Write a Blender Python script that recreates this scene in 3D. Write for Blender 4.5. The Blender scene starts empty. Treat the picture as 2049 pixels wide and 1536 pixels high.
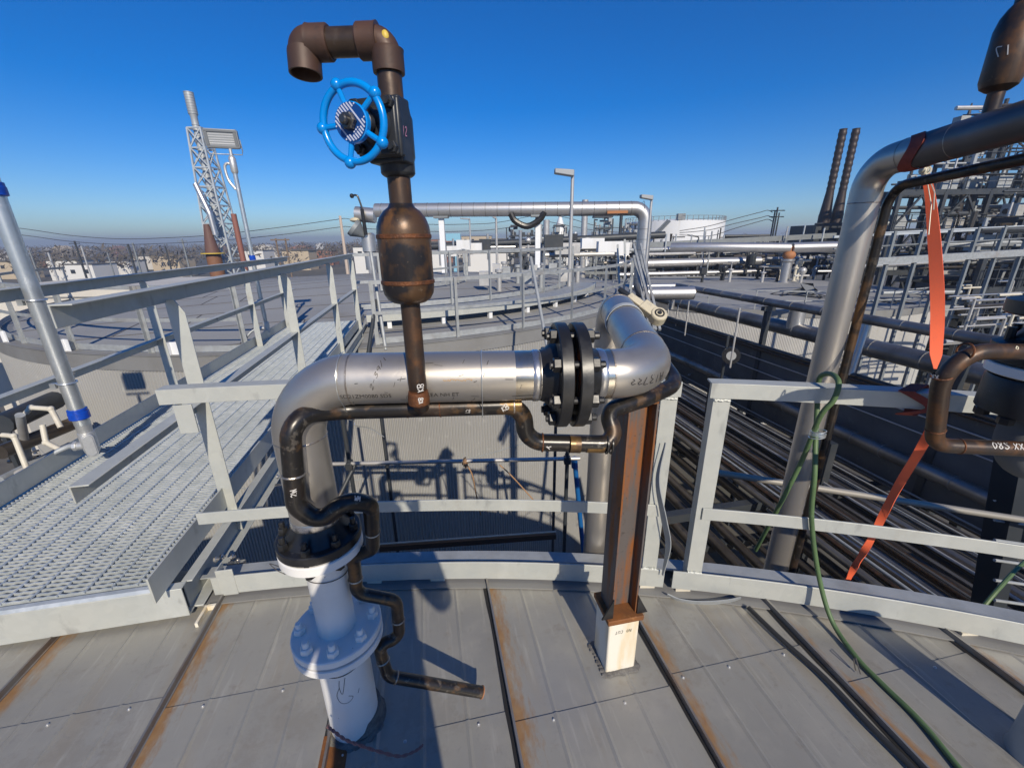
import bpy, bmesh, math, random
from math import sin, cos, pi, radians, atan2, hypot, sqrt
from mathutils import Vector, Matrix
V = Vector
S = bpy.context.scene
COL = S.collection
random.seed(7)

# ------------------------------------------------------------------ camera
H = 1.6
F_PX, CX, CY = 835.0, 1024.5, 768.0
PITCH, ROLL = radians(19.0), radians(0.75)
_f = V((0, cos(PITCH), -sin(PITCH))); _r = V((1, 0, 0)); _u = V((0, sin(PITCH), cos(PITCH)))
RX = _r*cos(ROLL) - _u*sin(ROLL)
UX = _r*sin(ROLL) + _u*cos(ROLL)
FX = _f
CAM = V((0, 0, H))
cd = bpy.data.cameras.new('camera'); cam = bpy.data.objects.new('camera', cd); COL.objects.link(cam)
cd.sensor_fit = 'HORIZONTAL'; cd.sensor_width = 36.0; cd.lens = F_PX/2049*36
cd.clip_start = 0.01; cd.clip_end = 9000
m3 = Matrix((RX, UX, -FX)).transposed()
cam.matrix_world = Matrix.Translation(CAM) @ m3.to_4x4()
S.camera = cam

# ------------------------------------------------------------------ light
SUN_EL, SUN_AZ = radians(32.0), radians(180-18.0)      # the sun stands behind the camera, to the right
w = bpy.data.worlds.new('World'); S.world = w; w.use_nodes = True
nt = w.node_tree; bg = nt.nodes['Background']
sky = nt.nodes.new('ShaderNodeTexSky'); sky.sky_type = 'NISHITA'; sky.sun_disc = False
sky.sun_elevation = SUN_EL; sky.sun_rotation = SUN_AZ
sky.altitude = 300; sky.air_density = 1.0; sky.dust_density = 0.0; sky.ozone_density = 3.0
hs = nt.nodes.new('ShaderNodeHueSaturation'); hs.inputs['Saturation'].default_value = 1.55
tn = nt.nodes.new('ShaderNodeMix'); tn.data_type = 'RGBA'; tn.blend_type = 'MULTIPLY'; tn.inputs[0].default_value = 1.0
tn.inputs[7].default_value = (0.70, 0.885, 1.21, 1)        # the clear blue of a winter noon
nt.links.new(sky.outputs[0], hs.inputs['Color']); nt.links.new(hs.outputs[0], tn.inputs[6]); nt.links.new(tn.outputs[2], bg.inputs[0])
bg.inputs[1].default_value = 0.094
sd = bpy.data.lights.new('sun', 'SUN'); sd.energy = 4.9; sd.angle = radians(0.55); sd.color = (1.0, 0.90, 0.74)
so = bpy.data.objects.new('sun', sd); COL.objects.link(so)
sdir = V((sin(SUN_AZ)*cos(SUN_EL), cos(SUN_AZ)*cos(SUN_EL), sin(SUN_EL)))
so.rotation_euler = sdir.to_track_quat('Z', 'Y').to_euler(); so.location = sdir*50
S.view_settings.view_transform = 'Standard'; S.view_settings.look = 'None'
S.view_settings.exposure = 0.0; S.view_settings.gamma = 1.0; S.view_settings.use_curve_mapping = False
try:
    S.cycles.max_bounces = 6; S.cycles.diffuse_bounces = 3; S.cycles.glossy_bounces = 3
except Exception: pass

# ------------------------------------------------------------------ where things stand: rays through measured points
def ray(u, v): return RX*((u-CX)/F_PX) - UX*((v-CY)/F_PX) + FX
def onz(u, v, z=0.0):
    d = ray(u, v); return CAM + d*((z-H)/d.z)
def atd(u, v, dep): return CAM + ray(u, v)*dep
def aty(u, v, y):
    d = ray(u, v); return CAM + d*(y/d.y)
def over(p, u, v):
    d = ray(u, v); t = (p[0]*d.x+p[1]*d.y)/(d.x**2+d.y**2); return H+t*d.z
ANG = radians(11.3)                      # the roof seams run 11.3 degrees left of the view
ER = V((cos(ANG), sin(ANG), 0)); EF = V((-sin(ANG), cos(ANG), 0)); EZ = V((0, 0, 1))
def L(a, b, z=0.0): return ER*a + EF*b + EZ*z
def onb(u, v, b):
    d = ray(u, v); return CAM + d*(b/d.dot(EF))
def onr(u, v, c, R, far=False):          # on an upright cylinder
    d = ray(u, v); A = d.x**2+d.y**2; B = -2*(d.x*c[0]+d.y*c[1]); Cc = c[0]**2+c[1]**2-R*R
    q = sqrt(max(0, B*B-4*A*Cc)); t = (-B+(q if far else -q))/(2*A); return CAM+d*t

# ------------------------------------------------------------------ materials
def mat(name, col, rough=.5, metal=0.0, layers=(), bump=None, spec=None):
    m = bpy.data.materials.new(name); m.use_nodes = True
    t = m.node_tree; N = t.nodes; b = N['Principled BSDF']
    b.inputs['Roughness'].default_value = rough; b.inputs['Metallic'].default_value = metal
    if spec is not None: b.inputs['Specular IOR Level'].default_value = spec
    tc = N.new('ShaderNodeTexCoord')
    last = None; lr = None; lm = None
    def c4(c): return (c[0], c[1], c[2], 1)
    for ly in layers:
        mp = N.new('ShaderNodeMapping'); mp.inputs['Scale'].default_value = ly.get('st', (1, 1, 1)); mp.inputs['Location'].default_value = (ly.get('seed', 0.0),)*3
        mp.inputs['Rotation'].default_value = ly.get('rot', (0, 0, 0))
        t.links.new(tc.outputs['Object'], mp.inputs[0])
        if ly.get('kind') == 'voro':
            n = N.new('ShaderNodeTexVoronoi'); n.inputs['Scale'].default_value = ly['sc']; out = n.outputs['Color']
            sp = N.new('ShaderNodeSeparateColor'); t.links.new(out, sp.inputs[0]); out = sp.outputs[0]
        else:
            n = N.new('ShaderNodeTexNoise'); n.inputs['Scale'].default_value = ly['sc']; n.inputs['Detail'].default_value = ly.get('det', 5)
            n.inputs['Roughness'].default_value = ly.get('nr', .6); out = n.outputs['Fac']
        t.links.new(mp.outputs[0], n.inputs['Vector'])
        rp = N.new('ShaderNodeMapRange'); rp.inputs[1].default_value = ly.get('lo', .4); rp.inputs[2].default_value = ly.get('hi', .6)
        t.links.new(out, rp.inputs[0]); fac = rp.outputs[0]
        if 'amt' in ly:
            mu = N.new('ShaderNodeMath'); mu.operation = 'MULTIPLY'; mu.inputs[1].default_value = ly['amt']; t.links.new(fac, mu.inputs[0]); fac = mu.outputs[0]
        if 'col' in ly:
            mx = N.new('ShaderNodeMix'); mx.data_type = 'RGBA'
            if last is None: mx.inputs[6].default_value = c4(col)
            else: t.links.new(last, mx.inputs[6])
            mx.inputs[7].default_value = c4(ly['col']); t.links.new(fac, mx.inputs[0]); last = mx.outputs[2]
        if 'rough' in ly:
            mx = N.new('ShaderNodeMix'); mx.data_type = 'FLOAT'
            if lr is None: mx.inputs[2].default_value = rough
            else: t.links.new(lr, mx.inputs[2])
            mx.inputs[3].default_value = ly['rough']; t.links.new(fac, mx.inputs[0]); lr = mx.outputs[0]
        if 'metal' in ly:
            mx = N.new('ShaderNodeMix'); mx.data_type = 'FLOAT'
            if lm is None: mx.inputs[2].default_value = metal
            else: t.links.new(lm, mx.inputs[2])
            mx.inputs[3].default_value = ly['metal']; t.links.new(fac, mx.inputs[0]); lm = mx.outputs[0]
    if last is None: b.inputs['Base Color'].default_value = c4(col)
    else: t.links.new(last, b.inputs['Base Color'])
    if lr is not None: t.links.new(lr, b.inputs['Roughness'])
    if lm is not None: t.links.new(lm, b.inputs['Metallic'])
    if bump:
        n = N.new('ShaderNodeTexNoise'); n.inputs['Scale'].default_value = bump[0]; n.inputs['Detail'].default_value = 6
        t.links.new(tc.outputs['Object'], n.inputs['Vector'])
        bp = N.new('ShaderNodeBump'); bp.inputs['Strength'].default_value = bump[1]; bp.inputs['Distance'].default_value = bump[2] if len(bump) > 2 else .002
        t.links.new(n.outputs['Fac'], bp.inputs['Height']); t.links.new(bp.outputs[0], b.inputs['Normal'])
    return m

GALV = mat('galvanized', (.47, .48, .445), .50, .2, [dict(sc=34, kind='voro', lo=0, hi=1, col=(.42, .43, .40), amt=.55), dict(sc=5, lo=.45, hi=.75, col=(.36, .39, .39), amt=.5), dict(sc=3, st=(1, 1, .3), lo=.6, hi=.75, col=(.58, .60, .58), amt=.5, rough=.6), dict(sc=13, st=(1, 1, .4), seed=6, det=8, lo=.60, hi=.70, col=(.27, .275, .265), amt=.55), dict(sc=2.2, seed=9, lo=.66, hi=.72, col=(.30, .24, .17), amt=.35)], bump=(90, .15, .001))
GALVD = mat('old_galvanized', (.36, .38, .39), .55, .25, [dict(sc=9, lo=.4, hi=.7, col=(.27, .285, .29)), dict(sc=1.6, lo=.58, hi=.7, col=(.25, .2, .16), amt=.4)])
GRATE = mat('grating_steel', (.66, .69, .69), .36, .4, [dict(sc=22, lo=.35, hi=.7, col=(.45, .49, .5)), dict(sc=1.3, lo=.5, hi=.7, col=(.42, .46, .47), amt=.6)])
CONDUIT = mat('conduit_steel', (.60, .62, .62), .30, .75, [dict(sc=25, kind='voro', lo=0, hi=1, col=(.50, .53, .53), amt=.6), dict(sc=8, lo=.55, hi=.7, col=(.75, .76, .75), amt=.6, rough=.5)])
ALU = mat('cast_aluminium', (.58, .58, .57), .42, .6, [dict(sc=40, lo=.4, hi=.7, col=(.5, .5, .49))], bump=(200, .3, .001))
STAIN = mat('stainless_pipe', (.47, .435, .39), .35, .78, [
    dict(sc=5, lo=.42, hi=.68, col=(.43, .40, .36), rough=.45),
    dict(sc=3.2, st=(9, 9, 1), lo=.62, hi=.8, col=(.40, .375, .345), amt=.5),
    dict(sc=60, lo=.60, hi=.72, col=(.45, .42, .39), amt=.35, rough=.55),
    dict(sc=2.1, seed=3.0, lo=.60, hi=.72, col=(.66, .62, .56), amt=.6, rough=.5)], bump=(160, .12, .0006))
BARE = mat('bare_stainless', (.62, .61, .60), .24, .92, [dict(sc=14, lo=.4, hi=.7, col=(.52, .5, .48), rough=.34)])
BUFF = mat('buffed_stainless', (.60, .56, .48), .20, .95, [dict(sc=9, lo=.4, hi=.65, col=(.52, .44, .32), rough=.28), dict(sc=50, st=(1, 6, 6), lo=.55, hi=.7, col=(.45, .42, .38), amt=.6)], bump=(120, .1, .0006))
HEAT = mat('heat_tinted_steel', (.20, .115, .038), .32, .45, [dict(sc=22, lo=.42, hi=.6, col=(.085, .05, .025), rough=.42), dict(sc=45, lo=.6, hi=.7, col=(.30, .22, .10), amt=.7)], bump=(110, .25, .001))
DRUM = mat('rusty_drum', (.095, .052, .026), .40, .35, [dict(sc=7, lo=.50, hi=.57, col=(.020, .021, .025), amt=.92, rough=.30), dict(sc=15, st=(1, 1, .4), seed=2, lo=.57, hi=.66, col=(.17, .078, .026), amt=.85, rough=.55), dict(sc=60, lo=.64, hi=.72, col=(.24, .17, .11), amt=.7)], bump=(90, .3, .001))
WELD = mat('weld_bead', (.42, .38, .33), .35, .8, [dict(sc=60, lo=.4, hi=.7, col=(.25, .2, .16))], bump=(240, .5, .002))
CLAD = mat('aluminium_cladding', (.60, .59, .575), .36, .8, [dict(sc=1.2, lo=.4, hi=.7, col=(.47, .46, .45), rough=.45), dict(sc=7, lo=.6, hi=.75, col=(.4, .385, .37), amt=.5)], bump=(6, .2, .01))
CLADD = mat('dull_cladding', (.30, .29, .28), .36, .75, [dict(sc=.9, lo=.35, hi=.7, col=(.11, .105, .10), rough=.5), dict(sc=6, lo=.6, hi=.72, col=(.32, .30, .28), amt=.6)], bump=(6, .2, .01))
BLK = mat('black_mill_pipe', (.022, .020, .019), .30, .35, [dict(sc=11, seed=12, lo=.56, hi=.62, col=(.10, .058, .028), amt=.85, rough=.45), dict(sc=30, seed=2, lo=.60, hi=.66, col=(.16, .14, .115), amt=.6, rough=.25), 
    dict(sc=7, lo=.50, hi=.70, col=(.065, .042, .028), amt=.9, rough=.42),
    dict(sc=26, lo=.60, hi=.72, col=(.10, .085, .07), amt=.6, rough=.3),
    dict(sc=3.2, seed=5.0, lo=.60, hi=.68, col=(.20, .10, .035), amt=.75, rough=.55)], bump=(70, .2, .001))
RUSTY = mat('rusty_pipe', (.062, .038, .025), .42, .35, [dict(sc=4, st=(5, 5, .9), seed=8, lo=.50, hi=.66, col=(.16, .075, .028), amt=.8, rough=.5), 
    dict(sc=9, lo=.42, hi=.66, col=(.035, .030, .028), rough=.34),
    dict(sc=14, seed=2.0, lo=.56, hi=.70, col=(.14, .062, .024), amt=.85, rough=.6),
    dict(sc=40, lo=.62, hi=.74, col=(.16, .11, .07), amt=.6)], bump=(80, .25, .001))
RUSTB = mat('brown_cast_fitting', (.062, .036, .026), .55, .2, [dict(sc=22, seed=3, lo=.58, hi=.66, col=(.02, .018, .018), amt=.8, rough=.35), dict(sc=8, seed=6, lo=.55, hi=.72, col=(.13, .055, .03), amt=.7), dict(sc=12, lo=.4, hi=.7, col=(.095, .045, .028)), dict(sc=35, lo=.6, hi=.75, col=(.035, .028, .026))], bump=(120, .3, .001))
RUSTW = mat('rusty_weld', (.16, .055, .016), .6, .2, [dict(sc=45, lo=.4, hi=.65, col=(.07, .03, .014))], bump=(220, .7, .003))
RUST = mat('orange_rust', (.23, .085, .022), .75, .05, [dict(sc=9, lo=.38, hi=.65, col=(.12, .05, .018)), dict(sc=40, lo=.58, hi=.72, col=(.34, .16, .05), amt=.7)], bump=(150, .4, .002))
BEAM = mat('weathered_beam', (.115, .10, .095), .55, .2, [dict(sc=3, st=(6, 6, .8), lo=.47, hi=.60, col=(.24, .085, .022), rough=.7), dict(sc=60, lo=.60, hi=.7, col=(.06, .05, .045), amt=.8), dict(sc=9, seed=4, lo=.6, hi=.7, col=(.10, .07, .05), amt=.6)], bump=(90, .2, .001))
BLACKP = mat('black_paint', (.016, .016, .017), .36, .1, [dict(sc=18, lo=.5, hi=.7, col=(.030, .030, .031), rough=.5), dict(sc=50, lo=.66, hi=.72, col=(.12, .12, .12), amt=.5)], bump=(60, .3, .001))
DKGREY = mat('dark_forged_valve', (.030, .033, .038), .40, .25, [dict(sc=30, lo=.5, hi=.7, col=(.05, .052, .056))], bump=(120, .25, .001))
WHITE = mat('white_paint', (.76, .745, .71), .42, 0, [dict(sc=4, lo=.5, hi=.75, col=(.64, .625, .59), amt=.7), dict(sc=6, st=(2, 2, .5), seed=4, det=8, lo=.60, hi=.72, col=(.45, .42, .37), amt=.45), dict(sc=70, lo=.70, hi=.74, col=(.16, .13, .1), amt=.8)], bump=(30, .12, .001))
CREAMP = mat('cream_paint', (.74, .70, .60), .5, 0, [dict(sc=3, st=(5, 5, .7), lo=.47, hi=.66, col=(.66, .50, .26), amt=.75), dict(sc=11, lo=.64, hi=.74, col=(.36, .17, .06), amt=.6)])
BLUE = mat('blue_enamel', (.0, .235, .68), .24, 0, [dict(sc=8, lo=.4, hi=.7, col=(.0, .20, .60), amt=.6)], bump=(45, .12, .001))
BLUED = mat('dark_blue_plate', (.004, .045, .20), .35, 0)
BLUEC = mat('blue_coupling_paint', (.006, .06, .42), .30, 0, [dict(sc=30, lo=.5, hi=.7, col=(.004, .04, .3))])
PALEST = mat('pale_stripe', (.46, .50, .62), .5)
ORANGE = mat('orange_webbing', (.95, .155, .055), .75, 0, [dict(sc=5, lo=.4, hi=.7, col=(.82, .14, .06)), dict(sc=120, lo=.4, hi=.6, col=(.85, .15, .065), amt=.5)], bump=(300, .3, .001))
REDW = mat('dark_red_webbing', (.26, .045, .028), .8, 0, [dict(sc=30, lo=.4, hi=.7, col=(.17, .03, .022))])
GASK = mat('orange_gasket', (.62, .17, .04), .6)
HOSE = mat('green_hose', (.085, .145, .058), .55, 0, [dict(sc=9, lo=.45, hi=.7, col=(.055, .10, .042)), dict(sc=60, lo=.6, hi=.7, col=(.15, .2, .1), amt=.5)])
ROPE = mat('tan_rope', (.42, .25, .13), .85, 0, [dict(sc=120, lo=.4, hi=.6, col=(.28, .16, .08))])
WIRE = mat('steel_wire', (.12, .11, .10), .5, .5)
INK = mat('black_marker', (.035, .033, .032), .6)
CHALK = mat('white_paint_marker', (.55, .53, .50), .7)
TAN = mat('tan_marker', (.45, .25, .08), .7)
SEAL = mat('grey_sealant', (.10, .095, .09), .8, 0, [dict(sc=40, lo=.4, hi=.7, col=(.19, .18, .165))], bump=(90, .8, .004))
CREAM = mat('cream_tool_paint', (.58, .52, .38), .45, .1, [dict(sc=30, lo=.55, hi=.7, col=(.4, .36, .27))])
GREYBOX = mat('grey_lamp_housing', (.30, .32, .34), .5, .2)
LENS = mat('lamp_reflector', (.62, .62, .62), .3, .6)
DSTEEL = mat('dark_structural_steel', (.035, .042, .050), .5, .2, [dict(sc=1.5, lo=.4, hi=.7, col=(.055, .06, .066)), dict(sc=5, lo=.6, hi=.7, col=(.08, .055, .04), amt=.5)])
GSTEEL = mat('grey_structural_steel', (.22, .24, .25), .55, .2, [dict(sc=1.5, lo=.4, hi=.7, col=(.17, .185, .195))])
LSTEEL = mat('pale_structural_steel', (.48, .52, .55), .5, .2, [dict(sc=1.5, lo=.4, hi=.7, col=(.38, .42, .45))])
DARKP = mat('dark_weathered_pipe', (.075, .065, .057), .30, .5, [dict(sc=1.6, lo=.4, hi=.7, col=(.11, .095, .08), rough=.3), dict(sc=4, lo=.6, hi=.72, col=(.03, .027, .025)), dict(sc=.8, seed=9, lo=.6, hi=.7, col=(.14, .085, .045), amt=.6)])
LPIPE = mat('light_pipe', (.56, .55, .53), .42, .5, [dict(sc=1.5, lo=.4, hi=.7, col=(.42, .41, .4))])
PVC = mat('cream_pipe', (.60, .56, .46), .5, 0, [dict(sc=6, lo=.5, hi=.7, col=(.5, .45, .36))])
WALLB = mat('corrugated_cladding', (.37, .367, .355), .50, .2, [dict(sc=.5, lo=.4, hi=.7, col=(.33, .325, .31)), dict(sc=1.2, st=(4, 4, .25), lo=.6, hi=.75, col=(.32, .31, .29), amt=.5), dict(sc=7, lo=.6, hi=.75, col=(.52, .52, .50), amt=.5)])
ROOFB = mat('weathered_grey_roof', (.30, .30, .29), .75, .05, [dict(sc=.35, lo=.4, hi=.65, col=(.25, .25, .245)), dict(sc=3, lo=.55, hi=.75, col=(.32, .32, .31), amt=.6), dict(sc=.9, seed=3, lo=.62, hi=.72, col=(.20, .165, .12), amt=.45)], bump=(14, .15, .01))
RIMB = mat('rim_flashing', (.25, .25, .245), .6, .2, [dict(sc=1.5, lo=.4, hi=.7, col=(.20, .195, .185)), dict(sc=6, lo=.6, hi=.75, col=(.31, .3, .28), amt=.6)])
WHITET = mat('white_tank_shell', (.72, .73, .74), .5, 0, [dict(sc=.25, st=(3, 3, .3), lo=.55, hi=.7, col=(.6, .59, .56), amt=.6)])
CREAMT = mat('cream_tank_wall', (.56, .53, .47), .7, 0, [dict(sc=.8, lo=.4, hi=.7, col=(.48, .45, .40))])
DIRT = mat('dark_ground', (.10, .092, .08), .9, 0, [dict(sc=.05, lo=.4, hi=.6, col=(.075, .075, .055)), dict(sc=.012, lo=.45, hi=.6, col=(.14, .125, .10)), dict(sc=.6, lo=.5, hi=.7, col=(.06, .055, .05), amt=.7)])
CONC = mat('stained_concrete', (.12, .125, .13), .85, 0, [dict(sc=.8, lo=.4, hi=.7, col=(.075, .08, .085)), dict(sc=3, lo=.62, hi=.72, col=(.2, .2, .2), amt=.5)])
SKIN = mat('skin', (.45, .26, .19), .55); JACKET = mat('work_jacket', (.05, .07, .12), .85); HELMET = mat('hard_hat', (.7, .7, .68), .35); PHONE = mat('phone_black', (.01, .01, .01), .2)
TREEB = mat('bare_winter_trees', (.125, .108, .092), .95, 0, [dict(sc=.02, lo=.35, hi=.65, col=(.085, .075, .066)), dict(sc=.1, lo=.5, hi=.7, col=(.135, .115, .09))])
BRICK = mat('brick_wall', (.30, .14, .09), .85, 0, [dict(sc=1, lo=.4, hi=.7, col=(.25, .12, .085))])
TANB = mat('tan_building_wall', (.46, .38, .27), .8); WHB = mat('white_building_wall', (.66, .65, .62), .7); DKR = mat('dark_building_roof', (.10, .095, .09), .85)
WINB = mat('dark_window', (.03, .035, .045), .2); SKYB = mat('sky_blue_sheet', (.22, .45, .58), .6); REDT = mat('red_paint', (.42, .04, .03), .5)
YEL = mat('yellow_paint', (.58, .42, .06), .5); WOOD = mat('weathered_wood', (.17, .125, .09), .85); PALEW = mat('pale_wood_pole', (.50, .41, .34), .8)
ORB = mat('orange_paint_rust', (.36, .15, .06), .7); PINKR = mat('faded_red_lead', (.24, .095, .07), .6); GLASSB = mat('gauge_glass', (.35, .36, .36), .2)

def roof_mat():
    m = mat('roof_sheet_steel', (.325, .315, .28), .38, .34, [
        dict(sc=1.1, lo=.38, hi=.66, col=(.265, .258, .236), rough=.48),
        dict(sc=6, lo=.5, hi=.72, col=(.37, .35, .305), amt=.6),
        dict(sc=2.6, st=(3, .5, 1), lo=.55, hi=.72, col=(.31, .268, .20), amt=.6),
        dict(sc=45, lo=.60, hi=.72, col=(.25, .24, .225), amt=.6), dict(sc=14, seed=5, lo=.60, hi=.70, col=(.235, .21, .175), amt=.55), dict(sc=4, st=(8, .7, 1), seed=2, lo=.57, hi=.70, col=(.46, .44, .39), amt=.45), dict(sc=3.2, seed=14, det=9, nr=.75, lo=.55, hi=.62, col=(.25, .23, .195), amt=.45, rough=.55),
        dict(sc=.9, seed=7, lo=.6, hi=.75, col=(.25, .25, .255), amt=.6, rough=.52)], bump=(22, .16, .003))
    t = m.node_tree; N = t.nodes; b = N['Principled BSDF']
    src = b.inputs['Base Color'].links[0].from_socket
    tc = N.new('ShaderNodeTexCoord'); sx = N.new('ShaderNodeSeparateXYZ'); t.links.new(tc.outputs['Object'], sx.inputs[0])
    def mth(op, a, bb=None):
        n = N.new('ShaderNodeMath'); n.operation = op
        for i, x in enumerate((a, bb)):
            if x is None: continue
            if isinstance(x, (int, float)): n.inputs[i].default_value = x
            else: t.links.new(x, n.inputs[i])
        return n.outputs[0]
    x = mth('DIVIDE', mth('SUBTRACT', sx.outputs[0], .185-6.2), .62)
    fr = mth('FRACT', x)
    wn = N.new('ShaderNodeTexWhiteNoise'); wn.noise_dimensions = '1D'; t.links.new(mth('FLOOR', x), wn.inputs['W'])
    vr = N.new('ShaderNodeMapRange'); vr.inputs[3].default_value = .84; vr.inputs[4].default_value = 1.14; t.links.new(wn.outputs['Value'], vr.inputs[0])
    hv_ = N.new('ShaderNodeHueSaturation'); t.links.new(vr.outputs[0], hv_.inputs['Value']); t.links.new(src, hv_.inputs['Color']); src = hv_.outputs[0]
    mr = N.new('ShaderNodeMapRange'); mr.inputs[1].default_value = .0; mr.inputs[2].default_value = .27; mr.inputs[3].default_value = 1; mr.inputs[4].default_value = 0; t.links.new(fr, mr.inputs[0])
    mp = N.new('ShaderNodeMapping'); mp.inputs['Scale'].default_value = (8, 2.2, 1); t.links.new(tc.outputs['Object'], mp.inputs[0])
    n = N.new('ShaderNodeTexNoise'); n.inputs['Scale'].default_value = 2.6; n.inputs['Detail'].default_value = 9; n.inputs['Roughness'].default_value = .72; t.links.new(mp.outputs[0], n.inputs['Vector'])
    fac = mth('ADD', mth('MULTIPLY', mr.outputs[0], .66), mth('SUBTRACT', n.outputs['Fac'], .5))
    r2 = N.new('ShaderNodeMapRange'); r2.inputs[1].default_value = .40; r2.inputs[2].default_value = .60; r2.inputs[4].default_value = .9; t.links.new(fac, r2.inputs[0])
    n2 = N.new('ShaderNodeTexNoise'); n2.inputs['Scale'].default_value = 30; t.links.new(tc.outputs['Object'], n2.inputs['Vector'])
    cm = N.new('ShaderNodeMix'); cm.data_type = 'RGBA'; cm.inputs[6].default_value = (.33, .20, .085, 1); cm.inputs[7].default_value = (.20, .09, .03, 1); t.links.new(n2.outputs['Fac'], cm.inputs[0])
    mx = N.new('ShaderNodeMix'); mx.data_type = 'RGBA'; t.links.new(src, mx.inputs[6]); t.links.new(cm.outputs[2], mx.inputs[7]); t.links.new(r2.outputs[0], mx.inputs[0])
    t.links.new(mx.outputs[2], b.inputs['Base Color'])
    mm = N.new('ShaderNodeMix'); mm.data_type = 'FLOAT'; mm.inputs[2].default_value = .22; mm.inputs[3].default_value = 0.0; t.links.new(r2.outputs[0], mm.inputs[0]); t.links.new(mm.outputs[0], b.inputs['Metallic'])
    return m
ROOFA = roof_mat()

# ------------------------------------------------------------------ mesh builder
ORG = {}
def basis(d, up=EZ):
    d = d.normalized()
    if abs(d.dot(up)) > .985: up = V((0, 1, 0)) if abs(d.y) < .9 else V((1, 0, 0))
    x = d.cross(up).normalized(); y = x.cross(d).normalized(); return x, y, d
class MB:
    def __init__(s): s.v = []; s.f = []
    def _add(s, vs, fs):
        o = len(s.v); s.v += [V(p) for p in vs]; s.f += [tuple(o+i for i in f) for f in fs]; return s
    def box(s, c, size, ax=None):
        X, Y, Z = ax or (V((1, 0, 0)), V((0, 1, 0)), EZ); c = V(c); hx, hy, hz = [q/2 for q in size]
        vs = [c+X*(i*hx)+Y*(j*hy)+Z*(k*hz) for k in (-1, 1) for j in (-1, 1) for i in (-1, 1)]
        return s._add(vs, [(0, 2, 3, 1), (4, 5, 7, 6), (0, 1, 5, 4), (2, 6, 7, 3), (0, 4, 6, 2), (1, 3, 7, 5)])
    def prism(s, prof, p0, p1, X, Y):        # prof: 2D polygon in X,Y, extruded from p0 to p1
        n = len(prof); p0 = V(p0); p1 = V(p1)
        vs = [p0+X*a+Y*b for a, b in prof] + [p1+X*a+Y*b for a, b in prof]
        fs = [(i, (i+1) % n, n+(i+1) % n, n+i) for i in range(n)] + [tuple(range(n-1, -1, -1)), tuple(range(n, 2*n))]
        return s._add(vs, fs)
    def bar(s, p0, p1, wd, ht, up=EZ):
        p0 = V(p0); p1 = V(p1); x, y, d = basis(p1-p0, up)
        return s.prism([(-wd/2, -ht/2), (wd/2, -ht/2), (wd/2, ht/2), (-wd/2, ht/2)], p0, p1, x, y)
    def ang(s, p0, p1, A, B, la=.064, lb=None, t=.007):   # angle iron, corner on the line, legs along A and B
        lb = lb or la
        return s.prism([(0, 0), (la, 0), (la, t), (t, t), (t, lb), (0, lb)], p0, p1, V(A).normalized(), V(B).normalized())
    def sweep(s, prof, pts, Xs, Ys, closed=False):
        n = len(prof); m = len(pts); vs = []
        for p, X, Y in zip(pts, Xs, Ys): vs += [p+X*a+Y*b for a, b in prof]
        fs = []
        for k in range(m-1 + (1 if closed else 0)):
            k2 = (k+1) % m
            fs += [(k*n+i, k*n+(i+1) % n, k2*n+(i+1) % n, k2*n+i) for i in range(n)]
        if not closed: fs += [tuple(range(n-1, -1, -1)), tuple((m-1)*n+i for i in range(n))]
        return s._add(vs, fs)
    def tube(s, pts, r, seg=12, cap=True, closed=False):
        pts = [V(p) for p in pts]; m = len(pts); rs = r if isinstance(r, (list, tuple)) else [r]*m
        T = []
        for i in range(m):
            a = pts[(i-1) % m] if (i > 0 or closed) else pts[i]; b = pts[(i+1) % m] if (i < m-1 or closed) else pts[i]
            T.append((b-a).normalized())
        x, y, _ = basis(T[0]); Xs = []; Ys = []
        for i in range(m):
            x = (x - T[i]*x.dot(T[i])); x = x.normalized() if x.length > 1e-6 else basis(T[i])[0]
            Xs.append(x.copy()); Ys.append(T[i].cross(x).normalized())
        vs = []
        for i in range(m):
            for k in range(seg):
                a = 2*pi*k/seg; vs.append(pts[i]+Xs[i]*(rs[i]*cos(a))+Ys[i]*(rs[i]*sin(a)))
        fs = []
        for i in range(m-1 + (1 if closed else 0)):
            j = (i+1) % m
            fs += [(i*seg+k, i*seg+(k+1) % seg, j*seg+(k+1) % seg, j*seg+k) for k in range(seg)]
        if cap and not closed: fs += [tuple(range(seg-1, -1, -1)), tuple((m-1)*seg+k for k in range(seg))]
        return s._add(vs, fs)
    def lathe(s, prof, o, d=EZ, seg=32):     # prof: (radius, height) list from bottom to top
        o = V(o); x, y, d = basis(V(d))
        pts = [o+d*h for _, h in prof]; vs = []
        for r, h in prof:
            for k in range(seg):
                a = 2*pi*k/seg; vs.append(o+d*h+x*(r*cos(a))+y*(r*sin(a)))
        n = len(prof); fs = []
        for i in range(n-1): fs += [(i*seg+k, i*seg+(k+1) % seg, (i+1)*seg+(k+1) % seg, (i+1)*seg+k) for k in range(seg)]
        fs += [tuple(range(seg-1, -1, -1)), tuple((n-1)*seg+k for k in range(seg))]
        return s._add(vs, fs)
    def hexb(s, p, d, r, h): return s.lathe([(r*.94, 0), (r, h*.08), (r, h*.85), (r*.85, h)], p, d, 6)
    def torus(s, c, d, R, r, seg=40, ms=10, a0=0, a1=2*pi):
        x, y, d = basis(V(d)); full = abs(a1-a0-2*pi) < 1e-4
        n = seg if full else seg+1
        return s.tube([V(c)+x*(R*cos(a0+(a1-a0)*i/seg))+y*(R*sin(a0+(a1-a0)*i/seg)) for i in range(n)], r, ms, closed=full)
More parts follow.
